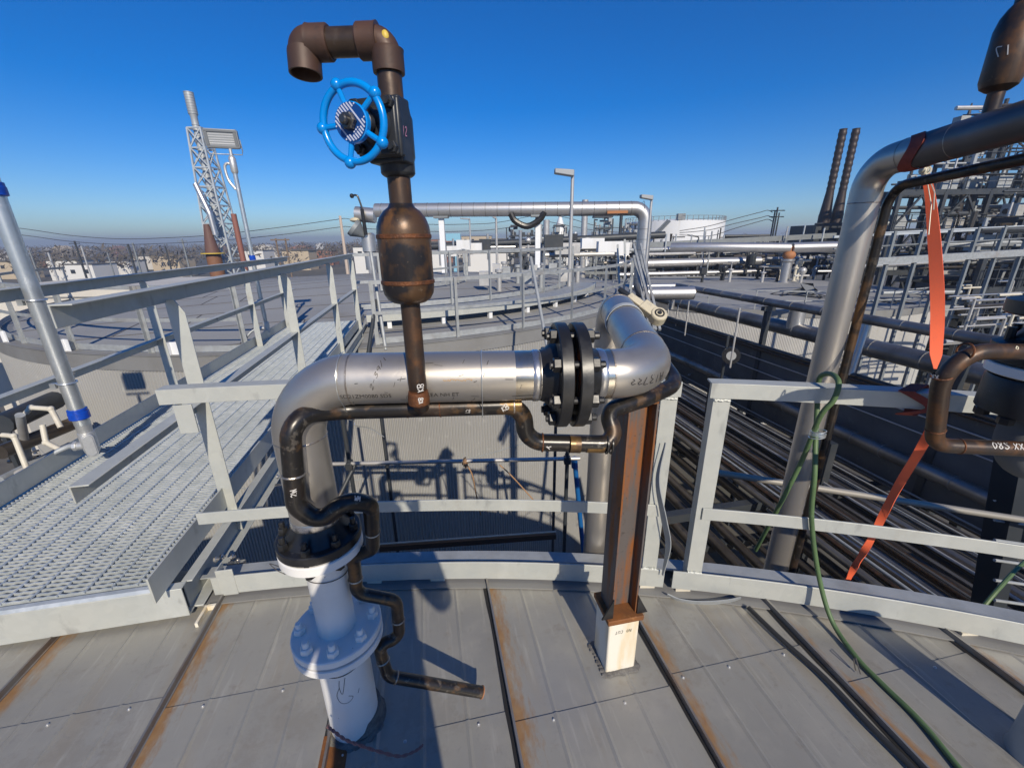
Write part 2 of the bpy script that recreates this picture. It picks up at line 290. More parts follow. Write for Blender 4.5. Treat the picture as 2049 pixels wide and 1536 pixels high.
    def ball(s, c, r, seg=12, rings=7, sq=(1, 1, 1)):
        c = V(c); vs = [c-EZ*r*sq[2]]; 
        for i in range(1, rings):
            t = -pi/2+pi*i/rings
            for k in range(seg):
                a = 2*pi*k/seg; vs.append(c+V((r*cos(t)*cos(a)*sq[0], r*cos(t)*sin(a)*sq[1], r*sin(t)*sq[2])))
        vs.append(c+EZ*r*sq[2]); n = len(vs); fs = [(0, 1+(k+1) % seg, 1+k) for k in range(seg)]
        for i in range(rings-2): fs += [(1+i*seg+k, 1+i*seg+(k+1) % seg, 1+(i+1)*seg+(k+1) % seg, 1+(i+1)*seg+k) for k in range(seg)]
        fs += [(n-1, 1+(rings-2)*seg+k, 1+(rings-2)*seg+(k+1) % seg) for k in range(seg)]
        return s._add(vs, fs)
    def build(s, name, m, parent=None, loc=None, bevel=0, sharp=32):
        o = ORG[parent.name] if parent else V(loc if loc is not None else (0, 0, 0))
        me = bpy.data.meshes.new(name); me.from_pydata([tuple(p-o) for p in s.v], [], s.f)
        bm = bmesh.new(); bm.from_mesh(me); bmesh.ops.recalc_face_normals(bm, faces=bm.faces); bm.to_mesh(me); bm.free()
        for p in me.polygons: p.use_smooth = True
        me.set_sharp_from_angle(angle=radians(sharp))
        me.materials.append(m); ob = bpy.data.objects.new(name, me); COL.objects.link(ob)
        if parent: ob.parent = parent
        else: ob.location = o
        ORG[ob.name] = o
        if bevel:
            bv = ob.modifiers.new('bevel', 'BEVEL'); bv.width = bevel; bv.segments = 2; bv.limit_method = 'ANGLE'; bv.angle_limit = radians(40)
        return ob
def tag(o, label=None, cat=None, group=None, kind=None):
    if label: o['label'] = label
    if cat: o['category'] = cat
    if group: o['group'] = group
    if kind: o['kind'] = kind
    return o
def thing(name, label, cat, loc, group=None):
    o = bpy.data.objects.new(name, None); COL.objects.link(o); o.location = loc; o.empty_display_size = .1
    ORG[o.name] = V(loc); return tag(o, label, cat, group)
def solo(mb, name, m, label, cat, group=None, loc=None, **k):
    if loc is None:
        n = len(mb.v); zs = min(p.z for p in mb.v); c = sum(mb.v, V())/n; loc = V((c.x, c.y, zs))
    return tag(mb.build(name, m, None, loc, **k), label, cat, group)
def struct(mb, name, m, kind='structure'): return tag(mb.build(name, m), kind=kind)
def copy_tree(o, parent=None, top=True):
    c = o.copy(); COL.objects.link(c); ORG[c.name] = ORG[o.name]
    if parent: c.parent = parent
    for ch in list(o.children): copy_tree(ch, c, False)
    return c
def fil(pts, rad, n=7):                  # polyline with rounded bends
    pts = [V(p) for p in pts]; out = [pts[0]]
    for i in range(1, len(pts)-1):
        r = rad[i-1] if isinstance(rad, (list, tuple)) else rad
        a, p, b = pts[i-1], pts[i], pts[i+1]; d0 = (a-p).normalized(); d1 = (b-p).normalized()
        ang = d0.angle(d1); 
        if pi-ang < .03 or r <= 0: out.append(p); continue
        t = min(r/math.tan(ang/2), (a-p).length*.49, (b-p).length*.49); r2 = t*math.tan(ang/2)
        bis = (d0+d1).normalized(); c = p+bis*(r2/sin(ang/2)); q0 = p+d0*t-c; q1 = p+d1*t-c; tot = q0.angle(q1)
        for k in range(n+1):
            s_ = k/n; out.append(c+(q0*sin((1-s_)*tot)+q1*sin(s_*tot))/sin(tot))
    out.append(pts[-1]); return out
def spline(pts, n=6):                    # smooth curve through points
    P = [V(p) for p in pts]; P = [P[0]*2-P[1]]+P+[P[-1]*2-P[-2]]; out = []
    for i in range(1, len(P)-2):
        a, b, c, d = P[i-1:i+3]
        for k in range(n):
            t = k/n; out.append(.5*((2*b)+(c-a)*t+(2*a-5*b+4*c-d)*t*t+(3*b-a-3*c+d)*t**3))
    out.append(P[-2]); return out
def closest(p, d, u, v):                 # parameter on the line p+t*d nearest to a ray
    e = ray(u, v).normalized(); d = d.normalized(); w0 = p-CAM; b = d.dot(e); return (b*e.dot(w0)-d.dot(w0))/(1-b*b)

# lettering: flat letters bent round a pipe; font letters and hand-written strokes
def font_mesh(txt, size, mapf, depth=0.0):
    cu = bpy.data.curves.new('lettering', 'FONT'); cu.body = txt; cu.size = size; cu.resolution_u = 3
    tmp = bpy.data.objects.new('lettering', cu); COL.objects.link(tmp)
    dg = bpy.context.evaluated_depsgraph_get(); dg.update(); me = tmp.evaluated_get(dg).to_mesh()
    vs = [v.co.copy() for v in me.vertices]; fs = [tuple(p.vertices) for p in me.polygons]
    tmp.evaluated_get(dg).to_mesh_clear(); bpy.data.objects.remove(tmp); bpy.data.curves.remove(cu)
    mb = MB(); mb._add([mapf(p.x, p.y) for p in vs], fs); return mb
def strokes(mb, lines, mapf, wd):        # hand-written strokes as thin raised ribbons
    for ln in lines:
        P = spline([V((x, y, 0)) for x, y in ln], 4) if len(ln) > 2 else [V((x, y, 0)) for x, y in ln]
        vs = []; 
        for i, p in enumerate(P):
            t = (P[min(i+1, len(P)-1)]-P[max(i-1, 0)]).normalized(); nrm = V((-t.y, t.x, 0))*wd/2
            vs += [mapf(p.x+nrm.x, p.y+nrm.y), mapf(p.x-nrm.x, p.y-nrm.y)]
        mb._add(vs, [(2*i, 2*i+1, 2*i+3, 2*i+2) for i in range(len(P)-1)])
    return mb
HW = {'K': [[(0, 0), (0, 1)], [(.5, 1), (.05, .5), (.55, 0)]], 'B': [[(0, 0), (0, 1), (.4, .95), (.4, .6), (.05, .52), (.5, .4), (.5, .05), (0, 0)]],
      'S': [[(.5, .85), (.25, 1), (.05, .8), (.3, .52), (.5, .25), (.25, 0), (0, .15)]], '6': [[(.45, 1), (.1, .6), (.02, .2), (.25, 0), (.48, .18), (.3, .42), (.05, .25)]],
      '2': [[(0, .8), (.25, 1), (.45, .75), (.05, .05), (.5, .05)]], '3': [[(0, .9), (.3, 1), (.42, .8), (.15, .55), (.45, .35), (.3, .02), (0, .1)]],
      '7': [[(0, 1), (.5, 1), (.2, 0)]], '9': [[(.45, .65), (.2, .5), (.03, .75), (.25, 1), (.45, .8), (.4, 0)]], '1': [[(.2, 0), (.25, 1)]], '8': [[(.25, .55), (.03, .8), (.25, 1), (.45, .8), (.05, .25), (.25, 0), (.45, .22), (.25, .55)]],
      'A': [[(0, 0), (.28, 1), (.55, 0)], [(.1, .4), (.45, .4)]], 'J': [[(.1, 1), (.5, 1)], [(.35, 1), (.35, .15), (.15, 0), (0, .2)]], 'W': [[(0, 1), (.15, 0), (.3, .6), (.45, 0), (.6, 1)]],
      'D': [[(0, 0), (0, 1), (.45, .8), (.45, .2), (0, 0)]], '5': [[(.5, 1), (.1, 1), (.05, .55), (.4, .5), (.45, .1), (0, .05)]], '-': [[(0, .5), (.4, .5)]], '/': [[(0, -.1), (.4, 1.2)]], 'M': [[(0, 0), (.1, 1), (.3, .3), (.5, 1), (.6, 0)]],
      'N': [[(0, 0), (0, 1), (.5, 0), (.5, 1)]], 'O': [[(.25, 1), (.02, .5), (.25, 0), (.48, .5), (.25, 1)]], 'C': [[(.5, .85), (.2, 1), (.02, .5), (.2, 0), (.5, .15)]], 'U': [[(0, 1), (.03, .2), (.25, 0), (.47, .2), (.5, 1)]], 'T': [[(0, 1), (.5, 1)], [(.25, 1), (.25, 0)]],
      'X': [[(0, 0), (.5, 1)], [(0, 1), (.5, 0)]], 'o': [[(.25, .6), (.05, .3), (.25, 0), (.45, .3), (.25, .6)]], 'Y': [[(0, 1), (.25, .5), (.5, 1)], [(.25, .5), (.25, 0)]], '0': [[(.25, 1), (.02, .5), (.25, 0), (.48, .5), (.25, 1)]]}
def hand(mb, txt, h, mapf, wd, x0=0, y0=0, pitch=.72, slant=.15):
    for i, ch in enumerate(txt):
        for ln in HW.get(ch, []):
            strokes(mb, [[(x0+(i*pitch+x+y*slant)*h, y0+y*h) for x, y in ln]], mapf, wd)
    return mb
def on_pipe(o, d, r, toward, flip=1):    # map (x along the pipe, y up round it) on the pipe surface facing 'toward'
    d = V(d).normalized(); n = V(toward); n = (n-d*n.dot(d)).normalized(); t = d.cross(n)*flip; t = t if (t.z >= 0 or abs(d.z) > .8) else -t
    rr = r+.0009
    return lambda x, y: V(o)+d*x+n*(rr*cos(y/r))+t*(rr*sin(y/r))
# ================================================================== ground and far land
GZ = -9.5
g = MB(); n = 96; rings = [0, 40, 120, 400, 1200, 2200, 3000]
vs = [V((0, 15, GZ))]
for R_ in rings[1:]:
    for k in range(n): vs.append(V((R_*cos(2*pi*k/n), 15+R_*sin(2*pi*k/n), GZ)))
fs = [(0, 1+k, 1+(k+1) % n) for k in range(n)]
for i in range(len(rings)-2): fs += [(1+i*n+k, 1+(i+1)*n+k, 1+(i+1)*n+(k+1) % n, 1+i*n+(k+1) % n) for k in range(n)]
g._add(vs, fs); struct(g, 'ground', DIRT)

def ona(u, v, a):
    d = ray(u, v); return CAM + d*(a/d.dot(ER))

# ================================================================== the tank we stand on
TC = V((-0.316, -5.844, 0)); TR = 7.487; RE = 7.56
TCa, TCb = TC.dot(ER), TC.dot(EF)
def arcb(a, R=RE): return TCb + sqrt(max(0.01, R*R-(a-TCa)**2))
tk = thing('storage_tank', 'wide sheet-metal tank roof in the foreground that carries the white nozzle and the rusty beam', 'storage tank', (0, 0, 0))
tk.rotation_euler.z = ANG
rf = MB(); seam = MB(); joints = {-7: .4, -6: 1.2, -5: .1, -4: .5, -3: 1.335, -2: 1.29, -1: 1.02, 0: .98, 1: 1.02, 2: 1.22, 3: 1.40, 4: .6, 5: .2}
for k in range(-8, 8):
    a0 = .185+.62*k; a1 = a0+.62
    if max(abs(a0-TCa), abs(a1-TCa)) > 7.2: continue
    prof = [(a0+.006, 0)]
    for q in (.155, .31, .465): prof += [(a0+q-.010, 0), (a0+q, .0042), (a0+q+.010, 0)]
    prof += [(a1-.006, 0)]
    bj = min(joints.get(k, .7), arcb(a0)-.18, arcb(a1)-.18)
    for (bs, be, z) in ((-6.0, bj, .0035), (bj-.05, None, 0.0)):
        vs = []
        for a, zz in prof:
            e = be if be is not None else arcb(a)
            for t in (0, .34, .67, 1): vs.append((a, bs+(e-bs)*t, z+zz))
        fs = [(i*4+j, (i+1)*4+j, (i+1)*4+j+1, i*4+j+1) for i in range(len(prof)-1) for j in range(3)]
        if be is not None:      # folded front edge of the lap
            m_ = len(vs); vs += [(a, be, -.001) for a, zz in prof]; fs += [(i*4+3, (i+1)*4+3, m_+i+1, m_+i) for i in range(len(prof)-1)]
        rf._add(vs, fs)
    wob = [(.0, 0)]
    seam.prism([(-.007, -.002), (.007, -.002), (.007, .004), (.0035, .006), (.0035, .030), (-.0045, .030), (-.0045, .004)], (a0, -6, 0), (a0, arcb(a0)-.01, 0), V((1, 0, 0)), V((0, 0, 1)))
roof = rf.build('roof', ROOFA, tk, sharp=8)
seam_shade = MB(); rj = random.Random(8)  # black strip painting the dark gap on each seam's shadow side
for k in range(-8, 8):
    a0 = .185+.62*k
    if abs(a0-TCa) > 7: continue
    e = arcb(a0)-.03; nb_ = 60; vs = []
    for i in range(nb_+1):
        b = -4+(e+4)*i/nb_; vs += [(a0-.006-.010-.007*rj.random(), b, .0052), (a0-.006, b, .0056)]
    seam_shade._add(vs, [(2*i, 2*i+1, 2*i+3, 2*i+2) for i in range(nb_)])
seam_shade.build('seam_gap_shade', mat('black_gap_shade', (.02, .019, .018), .6), tk)
seam.build('standing_seam', mat('seam_steel', (.27, .262, .25), .42, .55, [dict(sc=7, lo=.5, hi=.68, col=(.21, .12, .06), amt=.7)]), tk)
scr = MB().lathe([(.0062, 0), (.0062, .0012), (.0036, .0015), (.0036, .0045), (.0025, .0055)], (0, 0, 0), EZ, 8)
s0 = None
for k in range(-4, 5):
    for q in ((.05, .25, .50) if k % 2 else (.14, .41)):
        a0 = .185+.62*k; p = V((a0+q, min(joints[k], arcb(a0)-.18, arcb(a0+.62)-.18)-.022, .0035))
        if s0 is None:
            s0 = scr.build('screw', ALU, tk); o = s0
        else: o = s0.copy(); COL.objects.link(o); o.parent = tk
        o.location = p
rim = MB(); N_ = 120; pr = [(7.44, .004), (7.585, .004), (7.585, -.06), (7.6, -.06), (7.6, .010), (7.44, .010)]
pts = []; Xs = []; Ys = []
def tpt(phi, R, z=0): return V((TC.x+R*sin(phi), TC.y+R*cos(phi), z))     # world
def tloc(phi, R, z=0):
    p = tpt(phi, R, z); return V((p.dot(ER), p.dot(EF), z))
phis = [radians(-60+120*i/N_) for i in range(N_+1)]
rim.sweep([(r, z) for r, z in pr], [V((TCa, TCb, 0))]*len(phis), [(tloc(p, 1)-V((TCa, TCb, 0))) for p in phis], [EZ]*len(phis))
rim.build('rim_flashing', RIMB, tk)
ra_ = MB(); ra_.sweep([(7.535, .085), (7.606, .085), (7.606, -.06), (7.6005, -.06), (7.6005, .079), (7.535, .079)], [V((TCa, TCb, 0))]*len(phis), [(tloc(p, 1)-V((TCa, TCb, 0))) for p in phis], [EZ]*len(phis)); ra_.build('rim_angle', GALVD, tk)
sh = MB(); ph2 = [radians(-180+360*i/180) for i in range(180)]
sh.sweep([(7.575, GZ), (7.575, -.02), (7.55, -.02), (7.55, GZ)], [V((TCa, TCb, 0))]*180, [(tloc(p, 1)-V((TCa, TCb, 0))) for p in ph2], [EZ]*180, closed=True)
sh.build('shell', GALVD, tk)

# ================================================================== guard rails of our roof
def phi_of(p): return atan2(p.x-TC.x, p.y-TC.y)
def arc_rail(name, parent, prof, p0, p1, R, z, m, c=TC, step=.02, bevel=.0015):
    n = max(2, int(abs(p1-p0)/step)+1); ph = [p0+(p1-p0)*i/(n-1) for i in range(n)]
    return MB().sweep(prof, [V((c.x, c.y, z))]*n, [V((sin(p), cos(p), 0)) for p in ph], [EZ]*n) if False else \
        MB().sweep([(R+a, b) for a, b in prof], [V((c.x, c.y, z))]*n, [V((sin(p), cos(p), 0)) for p in ph], [EZ]*n).build(name, m, parent, bevel=bevel)
LTOP = [(0, 0), (0, -.064), (.007, -.064), (.007, -.007), (.064, -.007), (.064, 0)]
FLAT = [(-.008, -.029), (-.0005, -.029), (-.0005, .029), (-.008, .029)]
TOE = [(-.008, -.05), (-.0005, -.05), (-.0005, .05), (-.008, .05)]
def rail_post(parent, phi, z0, z1, flip=1):
    n = V((sin(phi), cos(phi), 0)); t = V((cos(phi), -sin(phi), 0))*flip
    p = tpt(phi, TR+.001)
    MB().ang(p+EZ*z0, p+EZ*z1, t, n, .066, .066).build('post', GALV, parent, bevel=.0015)
    for zz, rr in ((.127, .0055), (z1-.062, .004)):
        wb = MB(); wb.tube([p-n*.004+t*(.002+.062*i/14)+EZ*(zz+.002*random.uniform(-1, 1)) for i in range(15)], [rr*random.uniform(.7, 1.2) for i in range(15)], 6)
        wb.build('weld_bead', GALV, parent)
gr = thing('guard_rail', 'galvanized guard rail section between the walkway and the rusty beam, behind the stainless pipe', 'railing', tpt(-.03, TR))
pl, prr = phi_of(onz(312, 782, 1.05)), phi_of(onr(1362, 800, TC, TR, True))
arc_rail('top_rail', gr, LTOP, pl, prr, TR, 1.055, GALV)
arc_rail('mid_rail', gr, FLAT, phi_of(onz(402, 1030, .45)), phi_of(onr(1322, 1003, TC, TR, True)), TR, .45, GALV)
ptl = phi_of(onz(432, 1190, .02)); ptr = phi_of(onr(1326, 1170, TC, TR, True))
arc_rail('toe_board', gr, TOE, ptl, ptr, TR, .075, GALV)
rail_post(gr, prr-.0015, .03, 1.047, -1); rail_post(gr, phi_of(onz(628, 1180, 0)), .03, 1.047)
bk = MB(); p = tpt(ptl+.004, TR-.012); n_ = V((sin(ptl), cos(ptl), 0)); t_ = V((cos(ptl), -sin(ptl), 0))
bk.ang(p+EZ*.02, p+EZ*.165, t_, n_, .075, .06); bk.build('end_bracket', GALV, gr, bevel=.0015)
bk = MB(); p = tpt(pl+.006, TR+.002); bk.ang(p+EZ*.985, p+EZ*.86, V((cos(pl), -sin(pl), 0)), V((sin(pl), cos(pl), 0)), .07, .05); bk.build('end_clip', GALV, gr, bevel=.0015)
g2 = thing('guard_rail', 'galvanized guard rail section on the right with the green hose looped over it', 'railing', tpt(.2, TR))
q0 = phi_of(onz(1418, 762, 1.05)); q1 = .62
arc_rail('top_rail', g2, LTOP, q0, q1, TR, 1.055, GALV)
arc_rail('mid_rail', g2, FLAT, phi_of(onz(1398, 1012, .45)), q1, TR, .45, GALV)
arc_rail('toe_board', g2, TOE, phi_of(onz(1345, 1180, .03)), q1, TR, .075, GALV)
rail_post(g2, q0+.002, .03, 1.047, 1); rail_post(g2, .50, .03, 1.047, 1)
for gx, pp in ((gr, (ptl+.14, -.05, ptr-.01)), (g2, (phi_of(onz(1365, 1190, 0)), .3, .45))):
    for ph in pp: MB().box(tpt(ph, TR+.03, .012), (.07, .07, .024)).build('foot_block', PVC, gx)

# ================================================================== stainless vent pipe on the white nozzle
V0 = L(-.359, 1.105); R = .066
ZR, ZRE = 1.27, 1.222
vp = thing('vent_pipe', 'silver stainless pipe bending over from the white flanged nozzle to the right', 'pipe', V0)
aR = .69; A1 = L(-.359, 1.105, ZR); DR0 = V((cos(radians(3.5)), sin(radians(3.5)), 0)); A2 = V0+DR0*.957; A2.z = over(A2, 1300, 745); A3 = L(.785, 1.70, 1.345); A4 = L(.785, 1.70, -2.2)
path = fil([V0+EZ*.79, A1, A2, A3, A4], [.16, .135, .15], 14)
DR = (A2-A1).normalized()
MB().tube(path, R, 36).build('pipe_run', STAIN, vp)
for (p, d) in ((A1+DR*.16, DR), (V0+EZ*(ZR-.16), EZ), (A2-DR*.128, DR), (A2+(A3-A2).normalized()*.155, A3-A2), (A3-(A3-A2).normalized()*.15, A3-A2)):
    MB().torus(p, d, R-.0010, .0028, 40, 6).build('weld', WELD, vp)
nz = MB().lathe([(.080, -.002), (.080, .382)], V0, EZ, 40).lathe([(.060, .446), (.058, .455), (.0565, .47), (.0565, .735), (.060, .742)], V0, EZ, 36)
noz = nz.build('nozzle', WHITE, vp)
def hexn(mb, p, r): mb.hexb(p, EZ, r, .020); mb.lathe([(r*.55, .019), (r*.55, .036), (r*.45, .039)], p, EZ, 10)
fl = MB().lathe([(.131, .388), (.135, .391), (.135, .412), (.132, .414)], V0, EZ, 56).lathe([(.132, .424), (.135, .426), (.135, .446), (.132, .449)], V0, EZ, 56).build('lower_flange', WHITE, vp)
MB().lathe([(.105, .413), (.105, .425)], V0, EZ, 40).build('gasket', SEAL, fl)
for k in range(8):
    a = 2*pi*(k+.35)/8; p = V0+V((cos(a), sin(a), 0))*.108
    b_ = MB(); hexn(b_, p+EZ*.449, .0185); b_.hexb(p+EZ*.389, -EZ, .0175, .016); b_.lathe([(.0165, .38), (.0165, .455)], p, EZ, 6); b_.build('bolt', WHITE, fl)
MB().lathe([(.112, .742), (.1155, .745), (.1155, .770), (.112, .773)], V0, EZ, 56).build('raised_flange', WHITE, vp)
bf = MB().lathe([(.112, .777), (.1155, .780), (.1155, .803), (.112, .806), (.094, .807), (.090, .812), (.073, .835), (.067, .850)], V0, EZ, 56).build('black_flange', BLACKP, vp)
MB().lathe([(.0675, .848), (.0690, .853), (.0675, .868), (.066, .872)], V0, EZ, 40).build('weld_band', BARE, vp)
for k in range(8):
    a = 2*pi*(k+.1)/8; p = V0+V((cos(a), sin(a), 0))*.099
    b_ = MB(); hexn(b_, p+EZ*.806, .0135); b_.hexb(p+EZ*.743, -EZ, .014, .013); b_.lathe([(.0125, .735), (.0125, .812)], p, EZ, 6); b_.build('bolt', BLACKP, bf)
b_ = MB().box(V0+EZ*.728+(CAM-V0).normalized()*.0+V((.1, -.52, 0)).normalized()*.058, (.03, .012, .02)).build('flange_tag', BLACKP, vp)
# flange pair on the run
def run_at(a): return A1+DR*((a+.359)*.97)
fc = [run_at(.357), run_at(.404)]
fp = MB(); 
for c, s_ in ((fc[0], -1), (fc[1], 1)):
    fp.lathe([(.1345, -.0155), (.138, -.013), (.138, .013), (.1345, .0155)], c, DR, 56)
    fp.lathe([(.093, .0155), (.090, .020), (.072, .040), (.0675, .052)], c, DR*s_, 40)
fo = fp.build('flange_pair', BLACKP, vp)
for i in range(3): MB().torus((fc[0]+fc[1])/2+DR*(.0085*(i-1)), DR, .086 if i == 1 else .096, .0048, 40, 6).build('gasket', GASK if i == 1 else BLACKP, fo)
yy = EZ - DR*EZ.dot(DR); yy.normalize(); xx = DR.cross(yy)
for k in range(8):
    a = 2*pi*(k+.5)/8+.12; o = xx*(cos(a)*.115)+yy*(sin(a)*.115); b_ = MB()
    b_.hexb(fc[0]+o-DR*.015, -DR, .0185, .019); b_.lathe([(.0095, -.040), (.0095, .092), (.0080, .094)], fc[0]+o, DR, 10); b_.hexb(fc[1]+o+DR*.015, DR, .0185, .019); b_.build('bolt', BLACKP, fo)
for (q0_, q1_) in ((.235, .300), (.45, .497)): MB().tube([run_at(q0_), run_at(q1_)], R+.0004, 36, cap=False).build('buffed_band', BUFF, vp)
for da in (-.062, .062):
    MB().lathe([(.0668, -.010), (.0690, -.005), (.0690, .005), (.0668, .010)], run_at((.353 if da < 0 else .405)+da), DR, 40).build('weld_band', BARE, vp)
# writing on the run
mf = on_pipe(run_at(-.213), DR, R, -EF)
for t_, x0 in (('SD21ZM0080 SD5', 0), ('0', .168), ('KOREA NH ET', .186)):
    fm = font_mesh(t_, .0165, lambda x, y, x0=x0: mf(x*1.0+x0, y-.033)); fm.build('lettering', INK, vp)
hm = hand(MB(), '2-39/1', .022, lambda x, y: mf(.083-y*.35+x*.36, -.010+x*.93+y*.25), .0022); hm.build('handwriting', INK, vp)
bd0 = -DR; bd1 = (A3-A2).normalized(); ba = bd0.angle(bd1); bc = A2+(bd0+bd1).normalized()*(.135/sin(ba/2)); bn0 = (A2+bd0*(.135/math.tan(ba/2))-bc).normalized()
def mg(x, y):           # along the right-hand bend
    th = x/.175; n = bn0*cos(th)+DR*sin(th); return bc+n*.135+(n*cos(y/R)+EZ*sin(y/R))*(R+.0012)
hand(hand(MB(), 'A13733', .024, lambda x, y: mg(.128-x, .010-y+x*.12), .0022), '5517B8', .015, lambda x, y: mg(.090-x, .038-y+x*.10), .0014).build('handwriting', INK, vp)
sc_ = MB(); rs_ = random.Random(3)
for _ in range(34):
    x = rs_.uniform(.02, .50); y = rs_.uniform(-.075, .06); l_ = rs_.choice([.008, .012, .02, .06])
    strokes(sc_, [[(x, y), (x+l_, y+rs_.uniform(-.004, .004))] if rs_.random() < .7 else [(x, y), (x+.004, y+.012)]], mf, rs_.choice([.0007, .001, .0016]))
sc_.build('scratches', INK, vp)
strokes(MB(), [[(.255+i*.004, .012+rs_.uniform(-.002, .002)), (.258+i*.004, .012+rs_.uniform(-.003, .003))] for i in range(18)], mf, .0018).build('stencil_remains', TAN, vp)
mh = lambda x, y: (lambda a_: V0+V((cos(a_), sin(a_), 0))*.0808+EZ*(.19+y))(-1.42+x/.08)
strokes(MB(), [[(.004, .115), (.0, .085), (.006, .055), (.02, .115), (.022, .118)], [(.0, .085), (-.012, .05), (-.004, .018), (.018, .012), (.034, .028), (.022, .04)], [(.05, .03), (.056, .045)]], mh, .0016).build('handwriting', INK, vp)
# wires round the white nozzle and the run
def ring_wire(name, c, r, tilt, z, owner):
    return MB().tube([c+V((cos(2*pi*i/40)*r, sin(2*pi*i/40)*r, z+tilt*cos(2*pi*i/40)+tilt*sin(2*pi*i/40))) for i in range(40)], .0013, 5, closed=True).build(name, WIRE, owner)
SEALM = MB(); 
for i in range(26):
    a = 2*pi*i/26; SEALM.ball(V0+V((cos(a)*.084, sin(a)*.084, .002)), random.uniform(.008, .016), 9, 6, (1.6, 1.6, .45))
SEALM.tube([V0+V((cos(2*pi*i/40)*.084, sin(2*pi*i/40)*.084, .004)) for i in range(40)], .012, 6, closed=True)
SEALM.build('sealant_ring', SEAL, vp)
MB().lathe([(.094, 0), (.088, .012), (.083, .03), (.081, .05), (.0805, .055)], V0+V((.008, .010, 0)), EZ, 40).build('roof_boot', SEAL, vp)

# ================================================================== rusty support beam on its white stub
HB = onz(1240, 1340)+EF*.058; sp = thing('support_post', 'rusty steel I-beam post on a white box stub, holding up the stainless pipe', 'pipe support', HB)
zs = .255
MB().box(HB+EZ*(zs/2), (.121, .121, zs), (ER, EF, EZ)).build('box_stub', CREAMP, sp, bevel=.006)
hm = lambda x, y: HB - EF*.0612 + ER*(.030-x) + EZ*(.212-y)
hand(MB(), 'NO CUT', .014, hm, .0016, pitch=.8).build('handwriting', INK, sp)
s_ = MB(); 
for i in range(30):
    t = i/30; e = [(-1+8*t, -1), (1, -1+8*(t-.25)), (1-8*(t-.5), 1), (-1, 1-8*(t-.75))][int(t*4)]
    s_.ball(HB+ER*(e[0]*.066)+EF*(e[1]*.066)+EZ*.004, random.uniform(.006, .011), 9, 6, (2.0, 1.6, .6))
s_.build('sealant', SEAL, sp)
MB().box(HB+EZ*(zs+.011), (.142, .142, .022), (ER, EF, EZ)).build('base_plate', RUST, sp, bevel=.003)
ht = 1.115; hb = MB(); I = [(-.050, -.050), (-.050, .050), (-.043, .050), (-.043, .003), (.043, .003), (.043, .050), (.050, .050), (.050, -.050), (.043, -.050), (.043, -.003), (-.043, -.003), (-.043, -.050)]
hb.prism(I, HB+EZ*(zs+.022), HB+EZ*ht, ER, EF); hb.build('beam', BEAM, sp, bevel=.001)
for s1 in (-1, 1):
    MB().prism([(-.035, 0), (.008, 0), (.008, .085)] if s1 < 0 else [(-.008, 0), (.035, 0), (-.008, .085)], HB+ER*(s1*.056)-EF*.058+EZ*(zs+.022), HB+ER*(s1*.056)-EF*.052+EZ*(zs+.022), ER, EZ).build('gusset', BLACKP, sp)
MB().box(HB+EZ*(ht+.006), (.10, .10, .012), (ER, EF, EZ)).build('cap_plate', RUST, sp, bevel=.002)

# ================================================================== black tracer pipe with the blowdown stack and its blue wheel valve
r = .0215
tr = thing('tracer_pipe', 'black rust-streaked small pipe under the silver pipe, carrying the silencer drum and blue wheel valve', 'pipe', L(.15, 1.1, .03))
def bx(u, v, b): return onb(u, v, b)
def trk(pts, rad, name='pipe', m=BLK, rr=r): return MB().tube(fil(pts, rad, 8), rr, 20).build(name, m, tr)
BT = 1.105+.012; ZT = -.089
lowp = [bx(964, 1384, 1.06), bx(776, 1352, 1.06), bx(756, 1288, 1.075), bx(800, 1276, 1.10), bx(793, 1201, 1.10), bx(714, 1186, 1.09), bx(707, 1112, 1.09), bx(747, 1098, 1.07), bx(742, 1008, 1.03), bx(690, 1000, .995), bx(640, 1046, .99), bx(592, 1010, .99)]
up1 = bx(574, 905, 1.0); 
c1 = run_at(-.359)+EZ*(ZT+.0)+EF*.012; tpts = lowp+[bx(578, 830, 1.012), run_at(-.245)+EZ*ZT+EF*.006]
e1 = run_at(.262)+EZ*ZT+EF*.012
tpts += [e1, bx(1052, 884, 1.045)]
e2 = bx(1236, 888, 1.0); e3 = bx(1213, 822, 1.055)
tpts += [e2, e3]
tpts += [bx(1292, 797, 1.075), bx(1356, 768, 1.15), A3+EZ*-.10+ER*.085-EF*.08, A3+EZ*-1.6+ER*.085-EF*.08]
rad = [.045, .035, .035, .04, .045, .04, .035, .045, .05, .05, .05, .16, .12, .058, .058, .045, .035, .08, .12, .12]
tpath = fil(tpts, rad, 8)
MB().tube(tpath, [.0195+.0055*min(1, max(0, (p.z-.85)/.12)) for p in tpath], 20).build('pipe', BLK, tr)
MB().lathe([(r*.8, 0), (r*.99, .001), (r*.99, .004)], lowp[0]-(lowp[0]-lowp[1]).normalized()*.0025, lowp[0]-lowp[1], 20).build('sawn_end', ORB, tr)
t2 = [e3+V((.0, .004, -.01)), e3+ER*.02, run_at(.56)+EZ*(-.093)+EF*.02, A2+EZ*-.088+ER*.03+EF*.05, A2+(A3-A2)*.5+EZ*-.09+ER*.035, A3+EZ*-.09+ER*.09-EF*.05, A3+EZ*-1.5+ER*.09-EF*.05]
for q in (14, 30, 44):
    pass
def weldring(p, d, rr=.025, m=RUSTW): MB().torus(p, d, rr-.0002, .0032, 28, 6).build('weld', m, tr)
def sleeve(p, d, ln, rr, m): d = V(d).normalized(); MB().tube([p-d*ln/2, p+d*ln/2], rr, 22, cap=False).build('heat_tint', m, tr)
for (a_, ln) in ((-.10, .035), (-.055, .05), (.035, .07), (.225, .06)): sleeve(run_at(a_)+EZ*ZT+EF*.012, DR, ln, .0255, HEAT)
